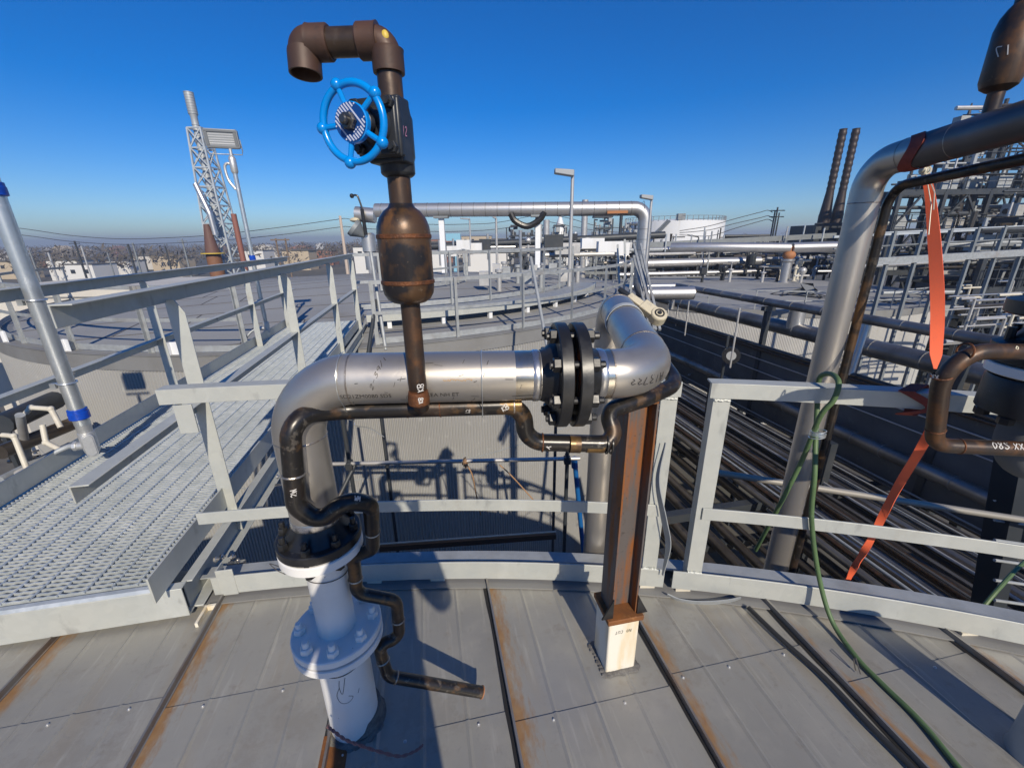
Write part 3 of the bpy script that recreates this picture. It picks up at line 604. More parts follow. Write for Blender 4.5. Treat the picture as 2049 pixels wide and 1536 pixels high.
for (a_, m_) in ((-.235, RUSTW), (-.06, RUSTW), (.03, RUSTW), (.235, WELD)): weldring(run_at(a_)+EZ*ZT+EF*.012, DR, m=m_)
ee = (e2-bx(1052, 884, 1.045)).normalized(); weldring(bx(1085, 885, 1.038), ee); 
for u_ in (1213, 1222): weldring(onb(u_, 888, 1.0045), ee, .0265, BLACKP)
for (i, j, t) in ((0, 1, .92), (1, 2, .5), (3, 4, .5), (5, 6, .4), (7, 8, .4), (11, 12, .35)):
    weldring(tpts[i].lerp(tpts[j], t), tpts[j]-tpts[i], .0196 if i < 10 else .025, WELD)
for u_, ln in ((1190, .05), (1150, .03)): sleeve(onb(u_, 888, 1.012), ee, ln, .0254, HEAT)
# chalk marks
for (u, v, b, txt, h) in ((848, 774, .955, 'KB', .013), ):
    pass
def chalk(o, d, rr, toward, txt, h, wd=.0022, flip=False, rot=0):
    f_ = on_pipe(o, d, rr, toward); s1 = -1 if flip else 1
    hand(MB(), txt, h, lambda x, y: f_(s1*(x*cos(rot)-y*sin(rot)), s1*(x*sin(rot)+y*cos(rot))), wd).build('chalk_mark', CHALK, tr)
chalk(run_at(-.255)+EZ*ZT+EF*.012, DR, .0258, -EF-EZ*.35, 'O', .012, .0015)
chalk(run_at(-.100)+EZ*ZT+EF*.012, DR, .0258, -EF-EZ*.35, 'KB', .012, rot=.5)
chalk(run_at(.100)+EZ*ZT+EF*.012, DR, .0258, -EF-EZ*.35, 'K8', .010, .0012)
chalk(run_at(.205)+EZ*ZT+EF*.012, DR, .0258, -EF-EZ*.3, 'KB', .014, rot=.6)
chalk(bx(1098, 890, 1.034), ee, .0255, -EF, 'KB', .017, rot=1.1)
chalk(bx(588, 985, .99), EZ, r, -EF, 'SM', .014)
chalk(bx(712, 996, 1.0), (lowp[9]-lowp[8]), r, -EF+EZ*.4, 'MW', .012)
chalk(bx(1226, 855, 1.03), e2-e3, .0252, -EF, '3', .012, rot=.4)
# the stack
SX = V((-.228, .953, 0))
def zo(v, u=815): return over(SX, u, v)
zt_ = run_at(-.02).z+ZT
zb_ = zo(804, 850); stk = fil([run_at(-.02)+EZ*(ZT)+EF*.01, SX+EZ*(zb_+.006)+EF*.02, SX+EZ*(zb_+.06), SX+EZ*1.475], [.03, .03], 6)
MB().tube(stk, .0218, 20).build('stub', RUSTY, tr)
cp = MB(); rw = .0225
for i in range(8): pass
MB().lathe([(.016, -.006), (.0255, .002), (.0262, .016), (.0236, .034)], SX+EZ*(zb_-.004), EZ, 24).build('weld_boss', RUSTW, tr)
chalk(SX+EZ*(zb_+.036), EZ, .0248, -EF, 'KB', .014, rot=0)
chalk(SX+EZ*(zb_+.008), EZ, .0268, -EF, 'KB', .010, rot=0)
c0, c1_ = zo(607), zo(412); hC = c1_-c0; rc = .0565
cap = MB().lathe([(.024, 0), (.036, .003), (.047, .010), (.054, .022), (rc, .036), (rc, hC*.74), (.055, hC*.80), (.049, hC*.88), (.038, hC*.95), (.028, hC*.985), (.0245, hC+.004)], SX+EZ*c0, EZ, 44).build('silencer_drum', DRUM, tr)
for t in (.235, .70): MB().lathe([(rc-.0008, -.0055), (rc+.0018, -.003), (rc+.0018, .003), (rc-.0008, .0055)], SX+EZ*(c0+hC*t), EZ, 44).build('weld', RUSTW, cap)
MB().lathe([(.0235, 0), (.0235, zo(352)-c1_)], SX+EZ*(c1_), EZ, 24).build('neck', RUSTY, tr)
# valve
vz0, vz1 = zo(356), zo(205); vh = vz1-vz0
va = MB().lathe([(.025, 0), (.033, .004), (.0345, .008), (.0345, vh*.22), (.037, vh*.28), (.037, vh*.78), (.034, vh*.84), (.031, vh-.003), (.026, vh)], SX+EZ*vz0, EZ, 28)
nW = V((-.27, -.96, .0)).normalized(); sW = V((nW.y, -nW.x, 0))*-1; zc = (zo(280)+zo(262))/2; VC = V((SX.x, SX.y, zc))
va.box(VC+nW*.022, (.075, .044, .112), (sW, nW, EZ)).box(VC+nW*.050, (.088, .016, .098), (sW, nW, EZ))
va.box(VC+nW*.064, (.086, .010, .096), (sW, nW, EZ))
vo = va.build('valve', DKGREY, tr, bevel=.004)
for i in (-1, 1):
    for j in (-1, 1):
        b_ = MB(); b_.hexb(VC+nW*.069+sW*(i*.034)+EZ*(j*.036), nW, .0105, .010); b_.lathe([(.0065, .009), (.0065, .017)], VC+nW*.069+sW*(i*.034)+EZ*(j*.036), nW, 10); b_.build('bolt', DKGREY, vo)
yk = MB().lathe([(.034, .066), (.030, .078), (.022, .088)], VC, nW, 24)
for i in (-1, 1): yk.bar(VC+nW*.075+EZ*(i*.022), VC+nW*.100+EZ*(i*.016), .018, .010, sW)
yk.lathe([(.017, .094), (.017, .108)], VC, nW, 20).lathe([(.007, .07), (.007, .120)], VC+EZ*.006, nW, 14)
yk.build('yoke', DKGREY, vo, bevel=.002)
hand(MB(), '12', .016, lambda x, y: VC+sW*(.0395)-nW*0+(nW*(.040-x*.8))+EZ*(y-.01)+sW*.0, .002).build('chalk_mark', mat('pink_marker', (.45, .2, .3), .7), vo)
# handwheel: facing nW
WC = VC+nW*.118-EZ*.004-sW*sW.x*.014; wx = sW; wy = EZ.copy(); RW = .0605
tilt = -.16
wh = MB().torus(WC, nW, RW, .0066, 60, 12)
for k in range(5):
    a = 2*pi*k/5+1.95; d = wx*cos(a)+wy*sin(a); wh.tube([WC+d*.022, WC+d*(RW-.003)], .0050, 10); wh.ball(WC+d*(RW+.003), .0105, 12, 8)
wh.lathe([(.026, -.007), (.032, -.005), (.032, .005), (.030, .007)], WC, nW, 36)
who = wh.build('handwheel', BLUE, vo)
MB().lathe([(.0302, .007), (.0302, .0085)], WC, nW, 36).build('name_plate', BLUED, who)
st = MB()
for i in range(-5, 6):
    off = i*.0051; hl = sqrt(max(0, .0295**2-off**2)); d = (wx*.62-wy*.78); e = (wx*.78+wy*.62)
    segs = [(-hl, hl)] if i in (-4, 3) else [(-hl, -.0125), (.0125, hl)]
    if abs(off) < .015 and i not in (-4, 3): segs = [(-hl, -.5*hl), (-.44*hl, -.015), (.015, .6*hl), (.66*hl, hl)]
    for a_, b_ in segs:
        if b_-a_ > .002: st.prism([(-.0013, 0), (.0013, 0), (.0013, .0006), (-.0013, .0006)], WC+nW*.0085+e*off+d*a_, WC+nW*.0085+e*off+d*b_, e, nW)
st.build('plate_stripes', PALEST, who)
nu = MB().hexb(WC+nW*.0090, nW, .0145, .011); nu.lathe([(.012, .019), (.0105, .021)], WC, nW, 20).lathe([(.0075, .018), (.0075, .030), (.0055, .032)], WC, nW, 16); nu.build('spindle_nut', mat('worn_dark_steel', (.10, .10, .10), .3, .8), who)
# upper pipe and elbows
zt = zo(85); d_ = V((-.998, .05, 0)).normalized()
MB().lathe([(.0235, 0), (.0235, zo(110)-vz1+.01)], SX+EZ*(vz1-.004), EZ, 24).build('upper_pipe', RUSTY, tr)
E1 = SX+EZ*zt
lo = .160; E2 = E1+d_*lo
el = MB().tube(fil([E1-EZ*.046, E1, E1+d_*.052], .034, 8), .0252, 24)
el.lathe([(.0295, -.052), (.0300, -.047), (.0300, -.020), (.031, -.014)], E1, EZ, 28).lathe([(.031, .014), (.0300, .020), (.0300, .050), (.0275, .053)], E1, d_, 28)
el.build('elbow', RUSTB, tr)
MB().lathe([(.0240, .05), (.0240, lo-.03)], E1, d_, 24).build('cross_pipe', BLK, tr)
el2 = MB().tube(fil([E2-d_*.052, E2, E2-EZ*.03], .034, 8), .0285, 24)
el2.lathe([(.031, .014), (.0300, .020), (.0300, .050), (.0275, .053)], E2, -d_, 28)
dn = -EZ+V((-.02, -.12, 0)); dn.normalize(); x_, y_, dd_ = basis(dn)
vs = []
prof = [(.029, .012), (.0300, .018), (.0300, .052), (.0268, .052), (.0248, .048), (.0248, .012)]
sg = 28
for rr, h in prof:
    for k in range(sg): vs.append(E2+dd_*h+x_*(rr*cos(2*pi*k/sg))+y_*(rr*sin(2*pi*k/sg)))
fs = [(i*sg+k, i*sg+(k+1) % sg, (i+1)*sg+(k+1) % sg, (i+1)*sg+k) for i in range(len(prof)-1) for k in range(sg)]+[tuple((len(prof)-1)*sg+k for k in range(sg))]
el2._add(vs, fs)
el2.build('elbow', RUSTB, tr)
MB().ball(E1+d_*.034-EZ*.034+(EZ-d_).normalized()*.034+((EZ-d_).normalized()*.62+V((.1, -.78, 0)))*.0235, .0075, 12, 8, (1.0, .7, 1.3)).build('yellow_mark', YEL, tr)

# wires, cable
solo(MB().tube(spline([V0+V((.0815*cos(t), .0815*sin(t), .34+.02*sin(t*1.0))) for t in [i*2*pi/14 for i in range(15)]], 3), .0014, 5), 'tie_wire', WIRE, 'thin wire tied round the white nozzle under its wide lower flange', 'wire')
solo(MB().tube(spline([V0+V((.059*cos(t), .059*sin(t), .66+.012*cos(t+2))) for t in [i*2*pi/14-2.6 for i in range(14)]]+[V0+V((-.11, -.03, .68)), V0+V((-.16, -.01, .70)), V0+V((-.10, -.04, .71))], 3), .0014, 5), 'tie_wire', WIRE, 'thin wire round the slim white neck, its ends curling off to the left', 'wire')
for a_, lab in ((-.215, 'bright wire hoop holding the black pipe to the silver pipe, nearer the left bend'), (.147, 'bright wire hoop holding the black pipe to the silver pipe, nearer the bolted flanges')):
    c = run_at(a_); up_ = yy; sd_ = xx if xx.dot(-EF) > 0 else -xx
    pts = [c+sd_*(cos(t)*.0685)+up_*(sin(t)*.0685) for t in [radians(100-15*i) for i in range(11)]]
    lowc = c+EZ*ZT+EF*.012; pts += [lowc+sd_*.028, lowc+sd_*.02-up_*.021, lowc-up_*.0285, lowc-sd_*.0285]
    if a_ < 0: pts += [lowc-up_*.034+sd_*.004+DR*.006, lowc-up_*.045+sd_*.01+DR*.012, lowc-up_*.048+sd_*.02+DR*.05, lowc-up_*.075+sd_*.02+DR*.085]
    solo(MB().tube(spline(pts, 3), .0013, 5), 'tie_wire', CONDUIT, lab, 'wire')
tw = MB()
basew = [bx(655, 1452, .99), bx(668, 1462, .96), bx(690, 1478, .95), bx(720, 1490, .945), bx(760, 1503, .94), bx(800, 1512, .94), bx(830, 1502, .95), bx(846, 1490, .96)]
basew = [V((p.x, p.y, max(p.z, .012))) for p in basew]
bw = spline(basew, 8)
for s1 in (0, pi):
    tw.tube([p+V((0, cos(i*.9+s1)*.0028, sin(i*.9+s1)*.0028)) for i, p in enumerate(bw)], .0026, 6)
solo(tw, 'twisted_cord', mat('faded_red_cord', (.24, .12, .11), .8), 'faded red twisted cord lying on the roof at the foot of the white nozzle', 'cord')
solo(MB().box(L(-.415, .86, .004), (.085, .42, .004), (ER, EF, EZ)), 'rusty_strip', RUST, 'orange rusty metal strip on the roof in front of the white nozzle', 'metal strip')
# ================================================================== walkway to the next tank
AL, ARt = -2.46, -1.205                 # left and right edge across the seams
B0, B1 = 1.70, 8.35
wk = thing('walkway', 'galvanized grating walkway running from the left foreground to the next tank', 'walkway', L(-1.8, 4, 0))
ZG = .195
ch = MB()
ch.prism([(0, 0), (.045, 0), (.045, .007), (.007, .007), (.007, .145), (.045, .145), (.045, .152), (0, .152)], L(AL-.04, B0, .025), L(ARt+.055, B0, .025), EF, EZ)
ch.build('end_channel', GALV, wk, bevel=.002)
MB().prism([(0, .0), (.010, .012), (.03, .014), (.03, 0)], L(AL, B0, ZG-.016), L(ARt, B0, ZG-.016), EF, EZ).build('tread_nosing', GRATE, wk)
for nm, a, s in (('stringer', ARt+.03, 1), ('stringer', AL-.03, -1)):
    MB().prism([(0, 0), (.058*s, 0), (.058*s, .007), (.006*s, .007), (.006*s, .145), (.045*s, .145), (.045*s, .152), (0, .152)], L(a, B0+.05, .022), L(a, B1, .022), ER, EZ).build(nm, GALV, wk, bevel=.002)
for a in (ARt+.012, AL-.012):
    MB().prism([(-.004, 0), (.004, 0), (.004, .125), (-.004, .125)], L(a, 1.605 if a > -2 else 1.2, .20), L(a, B1, .20), ER, EZ).build('toe_board', GALV, wk, bevel=.0015)
gt = MB(); nb = int((B1-B0-.06)/.026); nt_ = 60; wd = ARt-AL-.02
for i in range(nb):
    b = B0+.05+i*.026; far = b > 4.2; m_ = 20 if far else nt_
    vs = []
    for side in (-.0028, .0028):
        for k in range(m_+1):
            a = AL+.01+wd*k/m_; z = ZG + (0 if k % 2 else .0042)
            vs.append(L(a, b+side, z))
    for side in (-.0028, .0028): vs += [L(AL+.01, b+side, ZG-.028), L(AL+.01+wd, b+side, ZG-.028)]
    n = m_+1
    fs = [(k, k+1, n+k+1, n+k) for k in range(m_)]
    fs += [tuple(list(range(m_, -1, -1))+[2*n, 2*n+1]), tuple([n+k for k in range(n)]+[2*n+3, 2*n+2])]
    gt._add(vs, fs)
for k in range(13):
    a = AL+.03+(wd-.04)*k/12; gt.tube([L(a, B0+.04, ZG+.001), L(a, B1-.02, ZG+.001)], .0042, 6)
gt.build('grating', GRATE, wk)
MB().box(L(-1.105, 1.70, .011), (.012, .10, .022), (ER, EF, EZ)).box(L(-1.08, 1.745, .012), (.04, .012, .024), (ER, EF, EZ)).build('foot_bracket', CREAMP, wk)
for a, b, z in ((-1.125, 1.98, .10), (-1.10, 2.02, .06), (-1.125, 1.93, .13), (-1.09, 2.75, .10)):
    q = MB(); q.hexb(L(a, b, z), ER, .014, .012); q.lathe([(.007, .01), (.007, .024)], L(a, b, z), ER, 8); q.build('bolt', BARE, wk)
def clip(b):
    q = MB(); q.bar(L(-1.10, b, .055), L(-1.02, b, .055), .022, .006); q.bar(L(-1.022, b, .058), L(-1.022, b-.01, .012), .022, .006, ER); q.lathe([(.0045, 0), (.0045, .045)], L(-1.05, b, .03), EZ, 8); q.hexb(L(-1.05, b, .06), EZ, .009, .01); q.build('hook_clip', BARE, wk)
clip(1.98); clip(2.72)

def walk_rail(name, label, a, s, ztop, zmid, b_top, b_mid, posts, b_end, far_end):
    t = thing(name, label, 'railing', L(a, 3, .2))
    MB().ang(L(a, b_top, ztop), L(a, b_end, ztop), -EZ, ER*s, .080, .070, .006).build('top_rail', GALV, t, bevel=.002)
    MB().ang(L(a, b_mid, zmid), L(a, b_end, zmid), -EZ, ER*s, .068, .060, .006).build('mid_rail', GALV, t, bevel=.002)
    for b in posts:
        zb = .04
        p = MB(); x0 = a+(.008 if s > 0 else -.008)
        # face leg with a mitred top, then the side leg
        if s > 0:
            p.prism([(0, zb), (.074, zb), (.074, ztop-.13), (.040, ztop-.066), (0, ztop-.066)], L(a-.002, b, 0), L(a-.002, b+.007, 0), ER, EZ)
            p.prism([(0, zb), (.066, zb), (.066, ztop-.075), (0, ztop-.075)], L(a-.002, b+.0075, 0), L(a+.005, b+.0075, 0), EF, EZ)
        else:
            p.prism([(-.074, zb), (0, zb), (0, ztop-.072), (-.074, ztop-.072)], L(a-.004, b, 0), L(a-.004, b+.007, 0), ER, EZ)
            p.prism([(0, zb), (.066, zb), (.066, ztop-.072), (0, ztop-.072)], L(a-.011, b+.0075, 0), L(a-.004, b+.0075, 0), EF, EZ)
        p.build('post', GALV, t, bevel=.0015)
    for b in (3.3, 5.5):
        q = MB(); q.hexb(L(a+.007*s, b, zmid-.03), ER, .014, .010); q.build('bolt', BARE, t)
    return t
P1 = ona(482, 1040, -1.14)
lp1 = P1.dot(EF)
walk_rail('walkway_railing', 'galvanized railing along the near right side of the grating walkway, with free cut ends', -1.215, 1, 1.42, .845, onz(22, 612, 1.42).dot(EF), onz(190, 968, .845).dot(EF), [lp1, 4.02, 5.85, 7.6], 8.05, 0)
lt = walk_rail('walkway_railing', 'galvanized railing along the far left side of the walkway, conduit pole strapped to it', -2.44, 1, 1.37, .80, .9, .9, [1.5, ona(345, 790, -2.44).dot(EF), ona(515, 690, -2.44).dot(EF), 7.9], 8.6, 0)

# ================================================================== floodlight poles strapped to the left railing
def flood_pole(base, z0, ztop, r, lab, coup, lamp=True, cat='light pole'):
    t = thing('light_pole', lab, cat, V((base.x, base.y, z0)))
    P = lambda z: V((base.x, base.y, z))
    MB().lathe([(r, z0+.16), (r, ztop)], P(0), EZ, 28).build('pole', CONDUIT, t)
    for z in coup:
        MB().lathe([(r+.003, z-.036), (r+.013, z-.030), (r+.013, z+.012), (r+.010, z+.016), (r+.010, z+.034), (r+.002, z+.037)], P(0), EZ, 12).build('blue_coupling', BLUEC, t)
    lb = MB(); d = (ER*.55-EF*.84).normalized(); s_ = V((d.y, -d.x, 0))
    zc = z0+.02
    lb.lathe([(r*.75, zc+.07), (r*.95, zc+.085), (r*.95, zc+.155), (r*1.02, zc+.16)], P(0), EZ, 24)
    lb.tube([P(zc-.075), P(zc-.06), P(zc-.03), P(zc+.05), P(zc+.085)], [.028, .038, .042, .044, .042], 20)
    lb.tube([P(zc-.01), P(zc-.01)-ER*.075], .026, 16); lb.lathe([(.034, .068), (.034, .09)], P(zc-.01), -ER, 8)
    lb.build('conduit_body', ALU, t, bevel=.002)
    pr = [(.030*cos(a), (.052 if sin(a) > 0 else -.052)+.030*sin(a)) for a in [2*pi*i/24 for i in range(24)]]
    MB().prism(pr, P(zc)+d*.036, P(zc)+d*.050, s_, EZ).prism([(x*.8, y*.9) for x, y in pr], P(zc)+d*.050, P(zc)+d*.054, s_, EZ).build('cover_plate', ALU, t, bevel=.002)
    MB().tube(spline([P(zc-.01)-ER*.08, P(zc-.015)-ER*.14, P(zc-.07)-ER*.24-EF*.05, P(zc-.25)-ER*.36-EF*.12, P(zc-.55)-ER*.42-EF*.2], 6), .017, 12).build('flexible_conduit', GALVD, t)
    for z in (.78, 1.30):
        if z < ztop-.1:
            u_ = MB().torus(P(z), EZ+ER*.05, r+.006, .0055, 28, 8); u_.box(P(z-.012)-ER*(r+.02)-EF*.02, (.03, .02, .035), (ER, EF, EZ)); u_.build('u_bolt', CONDUIT, t)
    return t
pb = onz(185, 900, .30)
flood_pole(pb, .33, 2.35, .041, 'thick shiny conduit pole with blue couplings at the left edge of the photo', [.565, 1.90])
fb = ona(541, 690, -2.50)
zt2 = over(fb, 452, 312)
fp2 = flood_pole(fb, .33, zt2, .030, 'conduit light pole carrying the grey floodlight, farther along the left railing', [over(fb, 503, 516)])
Pt = V((fb.x, fb.y, zt2))
MB().lathe([(.032, -.22), (.046, -.19), (.046, -.03), (.032, .0), (.02, .01), (.02, .09)], Pt, EZ, 20).tube(spline([Pt+EZ*-.12, Pt+EZ*-.09-ER*.07, Pt+EZ*-.14-ER*.115, Pt+EZ*-.30-ER*.10, Pt+EZ*-.42-ER*.03], 5), .018, 10).build('pole_top_fitting', ALU, fp2)
fl_c = Pt+EZ*.21-ER*.08
nf = V((.30, -.93, -.22)).normalized(); fx = V((-nf.y, nf.x, 0)).normalized(); fy = nf.cross(fx)*-1; fy = fy if fy.z > 0 else -fy
fd = thing('floodlight', 'grey rectangular floodlight on the conduit pole in front of the lattice tower', 'floodlight', fl_c)
hw, hh = .205, .118
MB().prism([(-hw, -hh+.02), (-hw+.02, -hh), (hw-.02, -hh), (hw, -hh+.02), (hw, hh-.02), (hw-.02, hh), (-hw+.02, hh), (-hw, hh-.02)], fl_c-nf*.06, fl_c+nf*.012, fx, fy).build('housing', GREYBOX, fd, bevel=.006)
fr = MB(); iw, ih = .15, .075
for y in (-1, 1): fr.prism([(-hw+.02, -.018), (hw-.02, -.018), (iw, .018*1.0), (-iw, .018)] if False else [(-hw+.012, -.014), (hw-.012, -.014), (hw-.012, .014), (-hw+.012, .014)], fl_c+fy*(y*(hh-.022))+nf*.012, fl_c+fy*(y*(hh-.022))+nf*.024, fx, fy)
for x in (-1, 1): fr.prism([(-.018, -hh+.037), (.018, -hh+.037), (.018, hh-.037), (-.018, hh-.037)], fl_c+fx*(x*(hw-.031))+nf*.012, fl_c+fx*(x*(hw-.031))+nf*.024, fx, fy)
fr.build('front_frame', mat('dark_lamp_frame', (.19, .205, .22), .5, .2), fd, bevel=.003)
lv = MB()
for i in range(5): lv.prism([(-iw, -.006), (iw, -.006), (iw, .006), (-iw, .006)], fl_c+fy*(-.056+i*.028)+nf*.0125, fl_c+fy*(-.058+i*.029)+nf*.017, fx, (fy+nf*.35).normalized())
lv.build('reflector', WHITET, fd)
MB().tube([fl_c-fx*(hw+.012), fl_c-fx*(hw+.015)-fy*.14, fl_c-fx*(hw-.03)-fy*.185, fl_c+fx*(hw-.0)-fy*.185, fl_c+fx*(hw+.015)-fy*.14, fl_c+fx*(hw+.012)], .007, 8).build('bracket', CONDUIT, fd)

# out past the left edge: the floodlight whose shadow falls on the corrugated wall
fo_ = thing('light_pole', 'floodlight pole in the yard at the far left, casting a shadow on the corrugated wall', 'light pole', V((-4.75, 2.5, GZ)))
MB().lathe([(.04, 0), (.03, 11.3)], V((-4.75, 2.5, GZ)), EZ, 16).build('pole', CONDUIT, fo_)
MB().box((-4.75, 2.5, 2.05), (.36, .10, .24)).bar(V((-4.96, 2.5, 1.84)), V((-4.54, 2.5, 1.84)), .03, .03).build('lamp_head', GREYBOX, fo_, bevel=.01)

# ================================================================== second vent assembly at the right
V2 = V((1.735, 2.215, 0)); z2 = over(V2, 1742, 330)
O1 = V((V2.x, V2.y, z2)); O2 = atd(2070, 236, 1.40); O3 = O2+(O2-O1).normalized()*.42
v2 = thing('vent_pipe', 'tall silver stainless pipe at the right that bends into a dark overhead pipe', 'pipe', V2)
D2 = (O3-O1).normalized()
MB().tube(fil([V((V2.x, V2.y, -3.0)), O1, O1+D2*.24], [.17], 14), R, 36).build('pipe_run', STAIN, v2)
MB().tube([O1+D2*.238, O3], R+.0006, 36).build('overhead_run', mat('shaded_stainless', (.15, .15, .16), .42, .7, [dict(sc=3, lo=.4, hi=.7, col=(.11, .105, .105)), dict(sc=2, seed=4, lo=.58, hi=.72, col=(.17, .12, .10), amt=.7)]), v2)  # same stainless, with shade and dark reflection put into its colour
for p, d in ((O1-EZ*.17, EZ), (O1+D2*.175, D2), (O1.lerp(O2, .62), D2)): MB().torus(p, d, R-.001, .0026, 36, 6).build('weld', WELD, v2)
nzc = atd(2098, 760, 1.22); nz2 = thing('flanged_nozzle', 'bolted black and white flange stack at the right edge of the photo', 'nozzle', V((nzc.x, nzc.y, 0)))
N0 = V((nzc.x, nzc.y, 0)); zf = over(N0, 2098, 742)
MB().tube(fil([N0+EZ*(zf-.12), N0+EZ*(zf-.30), N0+EZ*(zf-.30)+V((.9, .1, 0))], [.10], 8), .062, 28).build('elbow', CONC, nz2)
MB().lathe([(.131, zf-.014), (.135, zf-.011), (.135, zf+.014), (.131, zf+.017)], N0, EZ, 48).build('flange', WHITE, nz2)
MB().lathe([(.134, zf+.022), (.138, zf+.026), (.138, zf+.075), (.10, zf+.09), (.07, zf+.14)], N0, EZ, 48).lathe([(.09, zf-.135), (.128, zf-.128), (.128, zf-.03), (.124, zf-.022)], N0, EZ, 48).lathe([(.132, zf+.16), (.138, zf+.165), (.138, zf+.20), (.07, zf+.22), (.066, zf+.30)], N0, EZ, 48).build('black_flange', BLACKP, nz2)
for k in range(8):
    a = 2*pi*k/8+.2; b_ = MB(); b_.lathe([(.011, zf-.15), (.011, zf+.12)], N0+V((cos(a)*.108, sin(a)*.108, 0)), EZ, 8); b_.hexb(N0+V((cos(a)*.108, sin(a)*.108, zf-.155)), EZ, .019, .024); b_.build('bolt', BLACKP, nz2)
t2r = thing('tracer_pipe', 'brown rusty small pipe looping round the flanges at the right edge of the photo', 'pipe', atd(1870, 850, 1.15))
w1 = [atd(2180, 705, 1.12), atd(1890, 702, 1.10), atd(1868, 890, 1.22), atd(2200, 905, 1.16)]
pp_ = fil(w1, [.085, .05], 10); MB().tube(pp_, r, 22).build('pipe', RUSTY, t2r)
for i, t in ((0, .86), (1, .25), (1, .82), (2, .16)):
    MB().torus(w1[i].lerp(w1[i+1], t), w1[i+1]-w1[i], r-.0003, .0026, 28, 6).build('weld', RUSTW, t2r)
def chk2(u, v, dep, d, txt, h, rot=0, parent=t2r, m=CHALK):
    o = atd(u, v, dep); f_ = on_pipe(o, d, r, CAM-o); hand(MB(), txt, h, lambda x, y: f_(x*cos(rot)-y*sin(rot), x*sin(rot)+y*cos(rot)), .0025).build('chalk_mark', m, parent)
chk2(1878, 858, 1.205, w1[2]-w1[1], 'SM', .018, 1.57); chk2(1880, 752, 1.135, w1[2]-w1[1], 'XK', .014, 1.57)
chk2(1972, 896, 1.20, w1[3]-w1[2], '08S', .02); chk2(2015, 898, 1.19, w1[3]-w1[2], 'XX', .018); chk2(2012, 700, 1.11, V((1, 0, 0)), 'o', .016, m=CREAM)
MB().tube(fil([V((V2.x+.10, V2.y-.015, -3.0)), V((V2.x+.105, V2.y-.015, z2-.10)), O2.lerp(O1, .35)+V((.05, 0, -.115)), O3+V((.05, 0, -.12))], [.10, .3], 10), r, 20).build('riser', BLK, t2r)
# silencer drum standing on the overhead pipe
sb = atd(1988, 205, 1.52); bz = onz(2085, 1522, 0); nb2 = thing('flanged_nozzle', 'pale nozzle base just entering the bottom right corner of the photo', 'nozzle', bz); MB().lathe([(.085, 0), (.08, .02), (.08, .35)], bz, EZ, 32).build('nozzle', GALVD, nb2)
st2 = thing('silencer_drum', 'brown rusty drum in the top right corner, on a stub above the overhead pipe', 'silencer', sb)
zc0 = over(sb, 1995, 185)-sb.z
MB().lathe([(.024, -.06), (.024, zc0), (.034, zc0+.004), (.050, zc0+.016), (.057, zc0+.036), (.0575, zc0+.19), (.05, zc0+.225), (.036, zc0+.25), (.026, zc0+.262), (.0245, zc0+.40)], sb, EZ, 40).build('drum', RUSTY, st2)
chk_o = sb+EZ*(zc0+.10); f_ = on_pipe(chk_o, EZ, .0575, (CAM-sb)+ER*.3); hand(MB(), '17', .03, lambda x, y: f_(y, -x), .003).build('chalk_mark', CHALK, st2)

# ================================================================== hose, straps and hoist
def onrail(u, v, dr=0.0): return onr(u, v, TC, TR+dr, True)
hp = [atd(1512, 1100, 2.25), onrail(1560, 1010, .10), onrail(1605, 920, .05), onrail(1640, 835, -.03), onrail(1668, 800, -.05), onrail(1678, 765, -.04), onrail(1662, 748, .03), onrail(1640, 756, .085), onrail(1636, 800, .09), onrail(1632, 880, .03), onrail(1630, 950, -.03), onrail(1624, 1040, -.03), onrail(1638, 1150, -.035), onz(1664, 1240, .05), onz(1712, 1312, .016), onz(1770, 1372, .014), onz(1832, 1432, .014), onz(1890, 1500, .014), onz(1960, 1600, .014), onz(1990, 1750, .014)]
# two strands cross where they are tied
solo(MB().tube(spline(hp, 8), .0095, 14), 'hose', HOSE, 'green hose looped over the right guard rail and trailing across the roof', 'hose')
kp = onrail(1636, 868, -.03); kn = MB()
for i in range(5): kn.torus(kp+EZ*(.006*(i-2)), EZ+V((.2*random.uniform(-1, 1), .2, 0)), .026, .0022, 18, 5)
solo(kn, 'tie_wire', CONDUIT, 'bright wire twisted round the two strands of the green hose below the rail', 'wire')
solo(MB().tube(spline([onrail(1955, 1228, .3), onrail(2000, 1175, .4), onrail(2049, 1125, .6), onrail(2120, 1075, .9)], 6), .009, 10), 'hose', HOSE, 'thin green line at the right edge behind the toe board', 'hose')
def ribbon(pts, widths, m_, name, label, cat, twist=None, th=.002):
    P = spline(pts, 6); mb = MB(); Xs = []; Ys = []; n = len(P)
    for i, p in enumerate(P):
        t = (P[min(i+1, n-1)]-P[max(i-1, 0)]).normalized(); vw = (CAM-p).normalized(); x = t.cross(vw).normalized()
        tw = (twist(i/(n-1)) if twist else 0); x = (x*cos(tw)+t.cross(x)*sin(tw)).normalized(); Xs.append(x); Ys.append(t.cross(x).normalized())
    vs = []; 
    for i, p in enumerate(P):
        f_ = i/(n-1)*(len(widths)-1); k_ = min(len(widths)-2, int(f_)); w_ = widths[k_]+(widths[k_+1]-widths[k_])*(f_-k_)
        vs += [p+Xs[i]*w_-Ys[i]*th, p-Xs[i]*w_-Ys[i]*th, p-Xs[i]*w_+Ys[i]*th, p+Xs[i]*w_+Ys[i]*th]
    fs = [(i*4+j, i*4+(j+1) % 4, (i+1)*4+(j+1) % 4, (i+1)*4+j) for i in range(n-1) for j in range(4)]+[(0, 1, 2, 3), ((n-1)*4+3, (n-1)*4+2, (n-1)*4+1, (n-1)*4)]
    mb._add(vs, fs); return solo(mb, name, m_, label, cat, sharp=50)
